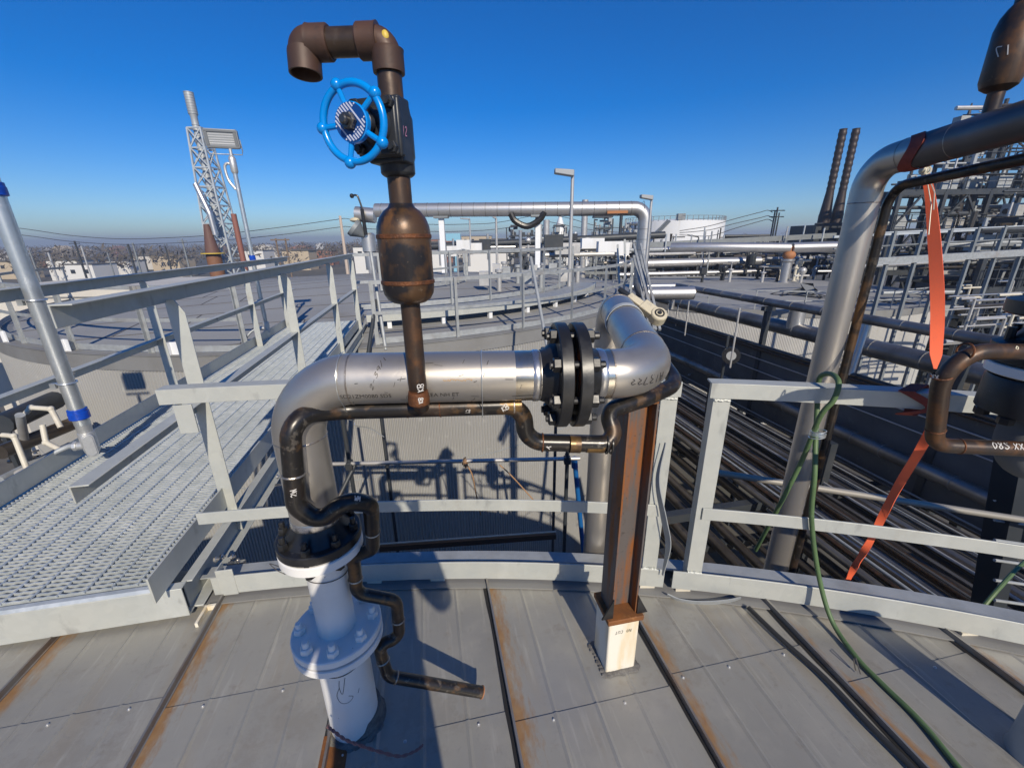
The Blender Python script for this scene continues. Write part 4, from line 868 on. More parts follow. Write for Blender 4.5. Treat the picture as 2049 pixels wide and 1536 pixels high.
ribbon([atd(1852, 348, 1.97), atd(1862, 400, 1.96), atd(1872, 520, 1.90), atd(1876, 620, 1.85), atd(1873, 700, 1.80), atd(1871, 738, 1.78)], [.015, .018, .023, .0235, .0225, .020, .005], ORANGE, 'strap', 'long orange strap hanging from the overhead pipe at the right', 'strap', lambda t: .35*sin(t*5))
ribbon([onrail(1862, 860, .05), onrail(1838, 905, .08), onrail(1790, 985, .14), onrail(1742, 1080, .2), onrail(1712, 1130, .24), onrail(1688, 1176, .28)], [.015, .0155, .015, .014, .013], ORANGE, 'strap', 'orange strap slanting down behind the right guard rail towards the pipes below', 'strap', lambda t: .75*sin(t*19)*(.25+t))
wr = MB(); pA = onrail(1868, 785, 0)
ph = phi_of(pA)
for i, dz in enumerate((0, .004)):
    pts = [tpt(ph-.012, TR-.012, 1.062), tpt(ph-.004, TR-.014, 1.03), tpt(ph+.001, TR-.014, 1.0), tpt(ph-.010, TR-.012, .975), tpt(ph-.004, TR+.03, .96), tpt(ph, TR+.07, 1.0), tpt(ph, TR+.072, 1.064), tpt(ph-.006, TR+.03, 1.066)]
wv = spline(pts+[pts[0]], 5); n = len(wv)
wr.sweep([(-.026, -.0015), (.026, -.0015), (.026, .0015), (-.026, .0015)], wv, [V((cos(ph), -sin(ph), 0))]*n, [((wv[i]-tpt(ph, TR+.03, 1.01)).normalized()) for i in range(n)])
solo(wr, 'strap', REDW, 'dark red strap loop wrapped round the top rail behind the brown pipe', 'strap')
o_c = O1+D2*.235; x_, y_, d2 = basis(D2); wr = MB()
pts = [o_c+D2*(.035*sin(t*2+1))+x_*(cos(t)*(R+.004))+y_*(sin(t)*(R+.004)) for t in [2*pi*i/36 for i in range(37)]]
wr.sweep([(-.030, -.0015), (.030, -.0015), (.030, .0015), (-.030, .0015)], pts, [D2]*37, [(p-o_c-D2*(p-o_c).dot(D2)).normalized() for p in pts])
solo(wr, 'strap', REDW, 'dark red strap wrapped round the bend of the overhead pipe', 'strap')
kk = atd(1850, 342, 1.96); kn = MB()
for i in range(5): kn.torus(kk+V((random.uniform(-.006, .006), 0, random.uniform(-.006, .006))), V((random.uniform(-1, 1), -1, random.uniform(-.6, .6))), .020-.002*i, .0045, 18, 6)
for p1, p2 in (((1853, 350), (1858, 470)), ((1856, 350), (1868, 420))): kn.tube([kk, atd(*p1, 1.95), atd((p1[0]+p2[0])/2+8, (p1[1]+p2[1])/2, 1.93), atd(*p2, 1.91)], .0022, 6)
solo(kn, 'wire_knot', mat('pale_wire', (.62, .58, .46), .45, .4), 'pale knotted wire at the top of the long orange strap', 'wire')
# chain hoist on the pipe going back
hc = A2.lerp(A3, .70)+EZ*(R+.012)+ER*.055; dh = (atd(1322, 636, 1.55)-atd(1262, 592, 1.9)); 
h0 = atd(1258, 592, 1.72); h1 = atd(1324, 640, 1.66); dh = (h1-h0).normalized(); up = V((.15, -.75, .62)); up = (up-dh*up.dot(dh)).normalized(); sd2 = dh.cross(up)
ho = thing('lever_hoist', 'cream ratchet lever clamped on the silver pipe behind its right bend', 'ratchet', h0)
lh = (h1-h0).length
MB().prism([(-.014, -.010), (.014, -.010), (.016, .012), (-.016, .012)], h0, h0+dh*lh*.45, sd2, up).prism([(-.022, -.018), (.022, -.018), (.026, .020), (-.026, .020)], h0+dh*lh*.4, h0+dh*lh*.92, sd2, up).lathe([(.030, -.020), (.033, -.016), (.033, .022), (.028, .026)], h1-dh*.02, up, 24).build('lever', CREAM, ho, bevel=.004)
MB().torus(h1-dh*.02+up*.026, up, .017, .0035, 24, 6).hexb(h1-dh*.02+up*.024, up, .009, .008).build('ratchet_wheel', DKGREY, ho)
MB().lathe([(.010, -.05), (.012, -.04), (.012, 0)], h0, dh, 12).build('hook', DKGREY, ho)
d3 = (A3-A2).normalized(); cb = A2.lerp(A3, .60); x_, y_, _ = basis(d3); pts = [cb+x_*(cos(t)*(R+.003))+y_*(sin(t)*(R+.003)) for t in [2*pi*i/32 for i in range(33)]]
solo(MB().sweep([(-.014, -.001), (.014, -.001), (.014, .001), (-.014, .001)], pts, [d3]*33, [(p-cb).normalized() for p in pts]), 'strap', mat('grey_webbing', (.42, .44, .44), .6), 'pale grey strap round the silver pipe beside the cream ratchet lever', 'strap')
# thin strip hanging at the rail gap
ribbon([tpt(phi_of(onz(1312, 1000, .45))-.002, TR-.03, .80), onrail(1316, 960, -.03), onrail(1328, 1035, -.04), onrail(1337, 1090, -.045), onrail(1326, 1150, -.03)], [.004, .012, .018, .018, .006], GALVD, 'cut_strip', 'thin curled metal strip hanging beside the end post at the gap in the guard rail', 'metal strip', lambda t: .9)
ribbon([onz(1335, 1188, .03), onz(1360, 1200, .01), onz(1400, 1206, .012), onz(1450, 1203, .02), onz(1482, 1196, .03)], [.006, .016, .02, .016, .008], GALVD, 'cut_strip', 'crinkled metal strip lying on the roof under the right toe board', 'metal strip', lambda t: 1.2)
solo(MB().tube([onz(1712, 1340, .012), onz(1708, 1318, .05), onz(1712, 1315, .05), onz(1722, 1348, .012)], .0022, 6), 'bent_wire', WIRE, 'short bent wire standing on the roof beside the green hose', 'wire')
dk = MB(); dp = spline([onz(1498, 1215, .02), onz(1560, 1275, .02), onz(1650, 1355, .02), onz(1740, 1450, .02), onz(1830, 1540, .02), onz(1900, 1620, .02)], 6)
dk.tube(dp, .010, 10); solo(dk, 'cable', mat('dark_cable_sheath', (.03, .03, .03), .45), 'dark cable lying along the roof seam right of the rusty beam', 'cable')
# ================================================================== the corrugated tank across the gap
TB = V((-4.75, 14.95, 0)); RB = 8.75
tb = thing('storage_tank', 'large corrugated grey tank across the gap, with railings on its flat grey roof', 'storage tank', TB)
def tbp(psi, R_, z=0): return V((TB.x+R_*sin(psi), TB.y-R_*cos(psi), z))
def psi_of(p): return atan2(p.x-TB.x, TB.y-p.y)
NR = 940; vs = []; fs = []
for i in range(NR*4):
    rr = RB+(.020 if i % 4 in (1, 2) else 0); p = 2*pi*i/(NR*4)
    vs += [tbp(p, rr, GZ), tbp(p, rr, -.24)]
n = NR*4
fs = [(2*i, 2*((i+1) % n), 2*((i+1) % n)+1, 2*i+1) for i in range(n)]
m_ = MB(); m_._add(vs, fs); m_.build('shell', WALLB, tb, sharp=20)
def ring(name, parent, prof, p0, p1, m, C=TB, step=.03, bevel=0):
    k = max(2, int(abs(p1-p0)/step)+1); ps = [p0+(p1-p0)*i/(k-1) for i in range(k)]
    return MB().sweep(prof, [V((C.x, C.y, 0))]*k, [V((sin(p), -cos(p), 0)) for p in ps], [EZ]*k).build(name, m, parent, bevel=bevel)
def ringfull(name, parent, prof, m, C=TB, k=200):
    ps = [2*pi*i/k for i in range(k)]
    return MB().sweep(prof, [V((C.x, C.y, 0))]*k, [V((sin(p), -cos(p), 0)) for p in ps], [EZ]*k, closed=True).build(name, m, parent)
ringfull('rim_band', tb, [(RB+.012, -.25), (RB+.032, -.25), (RB+.032, -.012), (RB+.05, -.008), (RB+.05, .004), (RB-.3, .010), (RB-.3, -.006), (RB+.012, -.012)], RIMB)
for z in (-2.35, -4.6, -6.8): ringfull('lap_strip', tb, [(RB+.019, z-.010), (RB+.024, z-.010), (RB+.024, z+.010), (RB+.019, z+.010)], GALVD)
vs = [TB+EZ*.42]; k = 96
for j in range(1, 7):
    for i in range(k): vs.append(tbp(2*pi*i/k, (RB-.1)*j/6, .42*(1-j/6)))
fs = [(0, 1+i, 1+(i+1) % k) for i in range(k)]
for j in range(5): fs += [(1+j*k+i, 1+(j+1)*k+i, 1+(j+1)*k+(i+1) % k, 1+j*k+(i+1) % k) for i in range(k)]
m_ = MB(); m_._add(vs, fs); m_.build('roof', ROOFB, tb)
def roofz(p): return .42*(1-min(1, hypot(p.x-TB.x, p.y-TB.y)/(RB-.1)))
sm = MB(); rs_ = random.Random(4)
for c in [q*1.55-7.75 for q in range(11)]:
    hl = sqrt(max(0, (RB-.35)**2-c*c)); e = V((cos(.35), sin(.35), 0)); f_ = V((-sin(.35), cos(.35), 0))
    if hl < 1: continue
    P = [TB+f_*c+e*(-hl+2*hl*i/12) for i in range(13)]
    for i in range(12):
        a_, b_ = P[i], P[i+1]; sm.bar(V((a_.x, a_.y, roofz(a_)+.004)), V((b_.x, b_.y, roofz(b_)+.004)), .03, .010)
    for q in range(3):
        x = rs_.uniform(-hl, hl); a_ = TB+f_*c+e*x; b_ = TB+f_*(c+1.55)+e*x
        if hypot(b_.x-TB.x, b_.y-TB.y) < RB-.4: sm.bar(V((a_.x, a_.y, roofz(a_)+.003)), V((b_.x, b_.y, roofz(b_)+.003)), .025, .008)
sm.build('roof_seam', mat('roof_seam_tar', (.09, .085, .085), .8), tb)
D2R = radians
def ring_rail(name, label, R_, z0, top, psis0, psis1, npost, m, grp=None, tube=False, C=TB, toe=True):
    t = thing(name, label, 'railing', V((C.x+R_*sin((psis0+psis1)/2), C.y-R_*cos((psis0+psis1)/2), z0)), grp)
    ring('top_rail', t, [(R_, top), (R_-.055, top), (R_-.055, top-.007), (R_-.007, top-.007), (R_-.007, top-.06), (R_, top-.06)], psis0, psis1, m, C)
    md = z0+(top-z0)*.5; ring('mid_rail', t, [(R_-.007, md-.028), (R_, md-.028), (R_, md+.028), (R_-.007, md+.028)], psis0, psis1, m, C)
    if toe: ring('toe_board', t, [(R_-.007, z0+.015), (R_, z0+.015), (R_, z0+.115), (R_-.007, z0+.115)], psis0, psis1, m, C)
    for i in range(npost):
        p = psis0+(psis1-psis0)*i/(npost-1); o = V((C.x+(R_+.001)*sin(p), C.y-(R_+.001)*cos(p), 0)); n_ = V((sin(p), -cos(p), 0)); t_ = V((cos(p), sin(p), 0))
        MB().ang(o+EZ*z0, o+EZ*(top-.008), t_, n_, .062, .055).build('post', m, t)
    return t
rb = ring_rail('tank_railing', 'grey railing round the front right rim of the corrugated tank', RB-.12, .0, 1.03, D2R(17), D2R(80), 8, GALVD)
rl = ring_rail('tank_railing', 'grey railing round the left rim of the corrugated tank, behind the walkway', RB-.12, .0, 1.03, D2R(-75), D2R(4), 9, GALVD)
for i in range(4):
    p = D2R(-42+13*i); solo(MB().ang(tbp(p, RB-.02, .004), tbp(p, RB-.02, .20), V((cos(p), sin(p), 0)), V((sin(p), -cos(p), 0)), .11, .05), 'rail_bracket', WHITET, 'white bracket at the foot of a rail post on the left tank rim', 'bracket', 'white brackets on the left tank rim')
rw = thing('roof_walkway', 'raised narrow walkway curving across the roof of the corrugated tank', 'walkway', tbp(D2R(40), RB-1.5, .2))
ring('deck', rw, [(RB-1.9, .27), (RB-1.2, .27), (RB-1.2, .31), (RB-1.9, .31)], D2R(16), D2R(78), GALVD)
ring('edge_beam', rw, [(RB-1.2, .20), (RB-1.16, .20), (RB-1.16, .33), (RB-1.2, .33)], D2R(16), D2R(78), GALV)
for i in range(8):
    p = D2R(19+8*i); MB().bar(tbp(p, RB-1.25, .05), tbp(p, RB-1.25, .27), .08, .08, V((cos(p), sin(p), 0))).build('leg', WHITET, rw)
ring_rail('tank_railing', 'grey railing along the inner side of the raised roof walkway', RB-1.95, .31, 1.40, D2R(14), D2R(80), 9, GALVD)
ring_rail('tank_railing', 'low far railing round the middle platform of the corrugated tank', 3.2, .3, 1.32, D2R(20), D2R(110), 8, GALVD)
# scaffold tubes, rope and blue prop in the gap
def tube_solo(p0, p1, r_, m, name, label, cat, grp=None): return solo(MB().tube([p0, p1], r_, 12), name, m, label, cat, grp, loc=p0)
sc = thing('scaffold', 'dark scaffold tubes standing in the gap between the two tanks', 'scaffold', V((-1.9, 4.2, GZ)))
y_s = 4.4
s1, s2, s3, s4 = aty(705, 860, y_s), aty(690, 1000, y_s), aty(1135, 920, y_s), aty(700, 932, y_s)
for p0, p1 in ((V((s4.x, y_s, GZ)), V((s4.x, y_s, s4.z+.9))), (V((s3.x, y_s, GZ)), V((s3.x, y_s, s3.z+.15))), (s4+V((-.25, 0, .03)), s3+V((.15, 0, .02))), (s4+V((.05, .05, 0)), aty(665, 1020, y_s-.3)), (s4+V((-.02, 0, -1.4)), s3+V((0, 0, -1.4))), (V((s4.x, y_s+1.3, GZ)), V((s4.x, y_s+1.3, s4.z+.4))), (V((s3.x, y_s+1.3, GZ)), V((s3.x, y_s+1.3, s3.z)))):
    MB().tube([p0, p1], .024, 12).build('scaffold_tube', LPIPE if abs(p0.z-p1.z) < .1 and p0.z > -3 else DSTEEL, sc)
for q in (s4, s3): MB().box(q, (.08, .09, .08)).box(q+EZ*.05, (.05, .11, .03)).build('coupler', DSTEEL, sc, bevel=.006)
solo(MB().tube([s3+V((.10, .1, -.02)), aty(1168, 1110, y_s+.15)], .03, 14).lathe([(.04, 0), (.04, .1)], s3+V((.10, .1, -.06)), V((.1, 0, -1)), 12), 'blue_prop', mat('blue_prop_paint', (.01, .10, .30), .4), 'blue painted prop leaning in the gap between the tanks', 'prop')
rp = MB(); rc_ = aty(930, 922, y_s-.02)
for i in range(6): rp.torus(rc_+V((.006*i-.01, 0, -.012*i)), V((1, .25*random.uniform(-1, 1), .5*random.uniform(-1, 1))), .045-.003*i, .008, 20, 6)
rp.tube(spline([rc_, aty(945, 950, y_s-.05), aty(952, 985, y_s), aty(962, 1030, y_s)], 5), .008, 6); rp.tube(spline([aty(1000, 930, y_s), aty(1020, 948, y_s), aty(1048, 978, y_s), aty(1085, 1020, y_s)], 5), .008, 6)
solo(rp, 'rope', ROPE, 'tan rope knotted round the scaffold tube between the tanks', 'rope')
tube_solo(aty(1062, 515, 7.0), aty(1096, 700, 5.9), .026, GALVD, 'scaffold_tube', 'single slanting scaffold tube in front of the corrugated tank railing', 'scaffold tube')
tube_solo(aty(752, 600, 6.9), aty(735, 720, 6.2), .03, DSTEEL, 'scaffold_tube', 'dark short tube leaning beside the inner end of the grating walkway', 'scaffold tube')
tube_solo(aty(742, 505, 7.2), aty(772, 700, 6.6), .028, GALVD, 'scaffold_tube', 'bright upright tube beside the inner end of the grating walkway', 'scaffold tube')
led = thing('pipe_tray', 'rusty ledge pipe along the foot of the corrugated tank wall', 'pipe', aty(960, 1080, 5.2))
MB().tube([aty(760, 1088, 5.25), aty(1112, 1063, 5.45)], .012, 10).build('pipe', PVC, led)
MB().bar(aty(760, 1096, 5.3), aty(1112, 1071, 5.5), .07, .09).build('ledge', mat('dark_rust_ledge', (.06, .035, .025), .7), led)
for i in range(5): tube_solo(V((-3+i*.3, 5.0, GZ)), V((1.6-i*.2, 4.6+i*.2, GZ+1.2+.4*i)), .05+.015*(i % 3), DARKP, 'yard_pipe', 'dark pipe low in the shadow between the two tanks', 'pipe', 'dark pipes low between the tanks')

# ---- big insulated pipe over the tank roof
Yp = 19.5
b0, b1 = aty(752, 421, Yp), aty(1293, 417, Yp-1.0)
zl = b0.z; rp_ = 12.2/835*Yp*.98
hd = thing('insulated_pipe', 'big aluminium-clad pipe crossing above the tank roof on white posts', 'pipe', V((b1.x, b1.y, -2)))
p_ = fil([b0, b1, V((b1.x, b1.y, -.68)), V((b1.x+2.3, b1.y-.2, -.66))], [.5, .5], 10)
MB().tube(p_, rp_, 28).build('cladding', CLAD, hd)
dl = (b1-b0).normalized(); mcb = mat('clad_band_dark', (.14, .135, .13), .5, .5)
for i in range(23): MB().torus(b0+dl*(.30+i*.5), dl, rp_, .009, 28, 5).build('clad_band', mcb, hd)
for i in range(6): MB().torus(V((b1.x, b1.y, b1.z-.8-.4*i)), EZ, rp_, .009, 28, 5).build('clad_band', mcb, hd)
for u, vb in ((885, 536), (1076, 556)):
    q = aty(u, 470, Yp-.6); MB().box((q.x, q.y, (zl-rp_+.2)/2), (.22, .22, zl-rp_-.2-.16)).build('support', WHITET, hd, bevel=.01); MB().box((q.x, q.y, zl-rp_-.06), (.6, .5, .08)).box((q.x, q.y, zl-rp_-.12), (.16, .16, .10)).build('saddle', GSTEEL, hd)
sp_ = aty(1065, 445, Yp-.8)
MB().tube(spline([sp_+V((-.9, 0, .35)), sp_+V((-.7, 0, .05)), sp_+V((-.2, 0, -.15)), sp_+V((.3, 0, .1)), sp_+V((.5, 0, .4))], 5), .13, 10).build('hanging_lagging', BLACKP, hd)
MB().bar(aty(1215, 425, Yp-1.2), aty(1256, 424, Yp-1.2), .08, .10).build('orange_splint', YEL if False else ORB, hd)
# ---- hooded roof vent with crank, left end of the big pipe
hv = onz(744, 536, .2); hz = lambda v: over(hv, 744, v)
ht_ = thing('roof_vent', 'silver hooded vent with a black crank arm, left of the big clad pipe', 'vent', V((hv.x, hv.y, .15)))
rv = 11/835*hv.y
MB().lathe([(rv*.95, .1), (rv*.95, hz(505)), (rv*1.15, hz(503)), (rv*1.15, hz(470)), (rv*.8, hz(466))], V((hv.x, hv.y, 0)), EZ, 24).build('stack', CLAD, ht_)
MB().lathe([(.12, 0), (rv*1.5, rv*1.7), (rv*1.45, rv*2.3)], V((hv.x-rv*.3, hv.y-rv, hz(470)-.05)), V((-.55, -.2, .5)), 24).build('hood', GSTEEL, ht_)
MB().lathe([(rv*1.2, 0), (rv*1.2, rv*3.2)], V((hv.x+rv*1.6, hv.y, hz(432))), V((-1, 0, .1)), 24).build('cross_drum', CLAD, ht_)
MB().tube([V((hv.x+.05, hv.y-.5, hz(470))), V((hv.x, hv.y-.5, hz(420)))], .10, 10).tube(spline([V((hv.x+.05, hv.y-.5, hz(425))), V((hv.x-.1, hv.y-.5, hz(400))), V((hv.x-.2, hv.y-.5, hz(393))), V((hv.x-.45, hv.y-.5, hz(393)))], 5), .05, 8).ball(V((hv.x-.45, hv.y-.5, hz(394))), .12, 10, 6).build('crank', BLACKP, ht_)
MB().ball(V((hv.x-.55, hv.y-.2, hz(440))), .22, 10, 7, (1.3, 1, .6)).build('white_fitting', CREAM, ht_)
# ---- lamp poles
def lamp_pole(u, vb, vt, y, r_, lab, s=-1, head=(.55, .3), grp=None):
    q = aty(u, vb, y); zt = over(q, u, vt); t = thing('street_lamp', lab, 'lamp pole', q, grp)
    MB().lathe([(r_, 0), (r_*.85, zt-q.z)], q, EZ, 12).build('pole', LPIPE, t)
    c = V((q.x+s*head[0]*.45, q.y, zt+head[1]*.25)); MB().prism([(-head[0]/2, -.02), (head[0]/2, -.10), (head[0]/2, .06), (-head[0]/2, .10)], c-V((0, .14, 0)), c+V((0, .14, 0)), V((1, 0, 0)), EZ).bar(V((q.x, q.y, zt)), c, .05, .05).build('lamp_head', GREYBOX, t, bevel=.02)
    return t
lamp_pole(1138, 600, 352, 12.5, .055, 'tall slim lamp pole standing in front of the big clad pipe', -1, (.52, .3))
lamp_pole(1286, 600, 400, 17.0, .055, 'lamp pole beside the downturn of the big clad pipe', -1, (.45, .3))
lamp_pole(942, 500, 440, 42, .09, 'thin far lamp pole below the middle of the big clad pipe', -1, (.9, .4))
lamp_pole(995, 540, 436, 24, .07, 'headless thin pole just left of the middle of the big clad pipe', -1, (.2, .1))
# ---- steps at the right end of the roof walkway
stp = thing('stair', 'narrow steel stair with slanting handrails at the right end of the tank roof walkway', 'stair', aty(1290, 620, 9))
for du in (0, 14):
    for (a_, b_) in (((1268, 488), (1312, 660)), ((1268, 512), (1300, 655))): MB().bar(aty(a_[0]+du, a_[1], 11.2), aty(b_[0]+du*.6, b_[1], 8.6), .05, .05).build('stringer', GALVD, stp)
for i in range(9):
    t = i/8; MB().bar(aty(1268, 520, 11.2).lerp(aty(1300, 655, 8.6), t), aty(1284, 520, 11.2).lerp(aty(1311, 655, 8.6), t), .16, .02).build('tread', GALVD, stp)
MB().bar(aty(1250, 480, 12), aty(1252, 560, 11), .05, .05).bar(aty(1236, 490, 12.5), aty(1240, 590, 11), .05, .05).build('stile', GALV, stp)
for i in range(7): solo(MB().box(tbp(D2R(60+i*9), 4.6+(i % 3)*1.0, roofz(tbp(D2R(60+i*9), 4.6))+.35), (.3, .25, .4)).lathe([(.07, 0), (.07, .6), (.12, .62), (.12, .7)], tbp(D2R(62+i*9), 5+(i % 3), .1), EZ, 12), 'roof_fitting', GALVD if i % 2 else LPIPE, 'squat grey fitting with a capped pipe on the far part of the corrugated tank roof', 'fitting', 'fittings on the far tank roof')

# ================================================================== right side: pipe track along the tanks
def pipe_line(a, z, r_, b0, b1, m, name, label, grp, bands=None, cat='pipe'):
    # stay clear of our own tank
    r0 = RE+.2+r_; da = a-TCa
    if abs(da) < r0: b0 = max(b0, TCb+sqrt(r0*r0-da*da)+.05)
    t = MB().tube([L(a, b0, z), L(a, b1, z)], r_, 14); o = solo(t, name, m, label, cat, grp, loc=L(a, b0, z))
    if bands:
        b = b0+.3
        while b < min(b1, b0+24): MB().torus(L(a, b, z), EF, r_, .008+r_*.02, 18, 5).build('clad_band', mat_band, o); b += bands
    return o
mat_band = mat('band_steel', (.30, .29, .27), .45, .5)
rs_ = random.Random(11)
rows = [(1500, v, -4.6) for v in (801, 812, 822, 832, 842, 858, 876, 889, 899, 908, 917, 927, 938, 952, 966, 981, 995)] + \
       [(1745, v, -4.6) for v in (945, 962, 980, 1003, 1024, 1044, 1075, 1092, 1108, 1122, 1140, 1158)] + \
       [(1950, v, -4.6) for v in (930, 1050, 1075, 1100, 1128, 1150, 1172)]
used = []
for (u, v, z) in rows:
    p = onz(u, v, z); a = p.dot(ER)
    if a > 11.2 or any(abs(a-x) < .085 for x in used): continue
    used.append(a)
used.sort(); DARKP2 = mat('greyish_pipe', (.16, .15, .135), .34, .5, [dict(sc=2, lo=.4, hi=.7, col=(.09, .08, .07))])
for i, a in enumerate(used):
    gap = min([abs(a-x) for x in used if x != a]); r_ = min(.20, gap*.5*rs_.uniform(.62, .9)); 
    big = r_ > .12
    pipe_line(a, -4.6+r_+rs_.choice([0, 0, .0, .12]), r_, -2, 34, rs_.choice([DARKP, DARKP, DARKP, DARKP2, CLADD, RUSTY]), 'rack_pipe', 'dark weathered pipe in the packed pipe track right of the guard rail', 'pipes packed side by side in the pipe track', bands=(.6 if big and rs_.random() < .6 else None))
for i in range(16):
    a = used[(i*2+1) % len(used)]+rs_.uniform(.03, .06); pipe_line(a, -4.6+.30+rs_.uniform(0, .1), rs_.uniform(.018, .032), -2, 34, rs_.choice([LPIPE, GALVD, DARKP2]), 'rack_pipe', 'thin bright line laid on top of the packed pipe track', 'thin bright lines on the pipe track')
for i in range(20):  # second layer of dark pipes, added to darken the gaps above
    a = 4.0+i*.52+rs_.uniform(-.1, .1); pipe_line(a, -5.6, rs_.uniform(.06, .17), -2, 30, DARKP, 'rack_pipe', 'dark pipe added under the pipe track to darken the gaps between its pipes', 'pipes added under the pipe track to darken it')
a_i = onz(1900, 962, -3.5).dot(ER); pipe_line(a_i, -3.5, .17, -2, 30, CLADD, 'clad_pipe', 'dull clad pipe with dark joint bands, highest in the packed pipe track', None, bands=.75)
bm_ = MB()
for i in range(8):
    b = 3.0+i*4.5; t = thing('pipe_rack', 'dark steel cross frame carrying the packed pipe track', 'pipe rack', L(8, b, GZ), 'cross frames under the pipe track')
    MB().bar(L(4.3 if b > 6 else 6.5, b, -4.72), L(15, b, -4.72), .2, .22).build('beam', DSTEEL, t); MB().bar(L(4.3 if b > 6 else 6.5, b, -5.8), L(15, b, -5.8), .2, .2).build('beam', DSTEEL, t)
    for a in ((4.4 if b > 6 else 6.6), 9.5, 14.8): MB().bar(L(a, b, GZ), L(a, b, -3.2), .2, .2, EF).build('column', DSTEEL, t)
# the light thin pipe crossing in front, under the right mid rail
lp = [atd(1400, 940, 3.0), atd(2200, 1063, 2.95)]
solo(MB().tube(lp, .024, 12), 'scaffold_tube', mat('dull_tube', (.30, .28, .24), .5, .3), 'dull silver tube running level just outside the right mid rail', 'scaffold tube')
tube_solo(atd(1652, 700, 3.2), atd(1560, 1150, 3.6), .05, DSTEEL, 'upright_tube', 'dark upright just behind the tall silver pipe at the right', 'upright')
cw = thing('column', 'black steel column with ladder rungs at the lower right edge beyond the toe board', 'column', atd(1990, 1200, 3.4))
MB().bar(atd(2035, 900, 3.0), atd(1960, 1300, 3.9), .15, .15, ER).build('column_shaft', DSTEEL, cw)
for i in range(6): MB().tube([atd(1990, 1000+40*i, 3.2), atd(2060, 1010+40*i, 3.2)], .012, 8).build('rung', GALVD, cw)
# concrete parapet / girder between the track and the clad lines
pa = onz(1500, 690, -2.1).dot(ER)
wl = thing('parapet_wall', 'long dark grey parapet wall behind the packed pipe track', 'wall', L(pa, 10, -4.8))
MB().box(L(pa+.12, 20, -3.35), (.24, 46, 2.5), (ER, EF, EZ)).build('wall', CONC, wl, bevel=.02)
MB().box(L(pa+.12, 20, -2.07), (.36, 46, .06), (ER, EF, EZ)).build('coping', DSTEEL, wl)
for i, (dz, rr, m) in enumerate(((-.35, .02, LPIPE), (-.75, .018, LPIPE), (.12, .07, DARKP), (.02, .05, RUSTY))): pipe_line(pa-.10-.03*i, -2.1+dz, rr, -2, 42, m, 'wall_pipe', ['upper of two thin pale pipes on the face of the parapet wall', 'lower of two thin pale pipes on the face of the parapet wall', 'dark pipe along the top edge of the parapet wall', 'brown pipe just under the top edge of the parapet wall'][i], None)
for i, (u, v, vt) in enumerate(((1362, 668, 600), (1448, 730, 612), (1328, 640, 606), (1345, 650, 608))):
    q = onz(u, v, -2.3); zt = over(q, u, vt); solo(MB().lathe([(.03, 0), (.03, zt-q.z)], q-EF*.3, EZ, 10).lathe([(.045, .0), (.045, .08)], q-EF*.3+EZ*(zt-q.z)*.55, EZ, 10), 'scaffold_post', LPIPE, ['thin pale post by the parapet wall, left of the gauge post', 'thin pale post by the parapet wall standing over the round gauge', 'short pale post nearest the cream ratchet lever', 'second short pale post beside the cream ratchet lever'][i], 'post')
gq = onz(1452, 705, -2.1); ga = thing('gauge', 'round grey gauge on a dark stand in front of the parapet wall', 'gauge', gq)
MB().lathe([(.28, 0), (.28, .14)], gq+V((0, -.35, 0)), V((-.4, -1, .1)), 20).build('case', BLACKP, ga); MB().lathe([(.15, .14), (.15, .15)], gq+V((0, -.35, 0)), V((-.4, -1, .1)), 20).build('dial', GLASSB, ga); MB().lathe([(.05, -3), (.05, .6)], gq, EZ, 8).build('stand', DSTEEL, ga)
solo(MB().bar(onz(1375, 742, -4.2), onz(1432, 722, -4.2), .08, .05).bar(onz(1378, 750, -4.2), onz(1436, 730, -4.2), .08, .05), 'ladder', LSTEEL, 'short pale ladder section lying level behind the right bend of the silver pipe', 'ladder')
# clad lines beyond the parapet
q = onz(1480, 634, -1.4); aB = q.dot(ER); rB = .245
bigp = pipe_line(aB, -1.4, rB, 1, 30, CLADD, 'clad_pipe', 'largest dull clad pipe running beside the parapet wall', None, bands=1.3)
vq = onz(1572, 655, -1.3); MB().lathe([(.25, 0), (.25, .62), (.235, .64)], L(aB, vq.dot(EF), -1.35), EZ, 28).build('branch_stub', CLAD, bigp)
q2 = onz(1513, 600, -.5); aU = q2.dot(ER); up_ = pipe_line(aU, -.5, .128, 0, q2.dot(EF)+5.2, CLADD, 'clad_pipe', 'upper clad pipe carried on dark brackets above the largest clad pipe', None, bands=1.1)
bq = q2.dot(EF)+5.2
MB().tube([L(aU, bq, -.5), L(aU, bq, -1.6)], .13, 20).build('drop_leg', CLAD, up_); MB().tube([L(aU, bq-.2, -.5), L(aU-3.0, bq+.2, -.5)], .128, 20).build('side_leg', CLAD, up_)
for u, v in ((1427, 640), (1826, 730)):
    b = onz(u, v, -1.0).dot(EF); b = max(b, 3); MB().bar(L(aU, b, GZ), L(aU, b, -.80), .16, .16, EF).bar(L(aU-.22, b, -.71), L(aU+.22, b, -.71), .16, .14).build('bracket', DSTEEL, up_)
for u in (1692, 1722):
    b = onz(u, 640, -.5).dot(EF); MB().tube([L(aU+.05, b, -.6), L(aU-.2, b-.1, -2.0)], .07, 14).build('drop_leg', CLAD, up_)

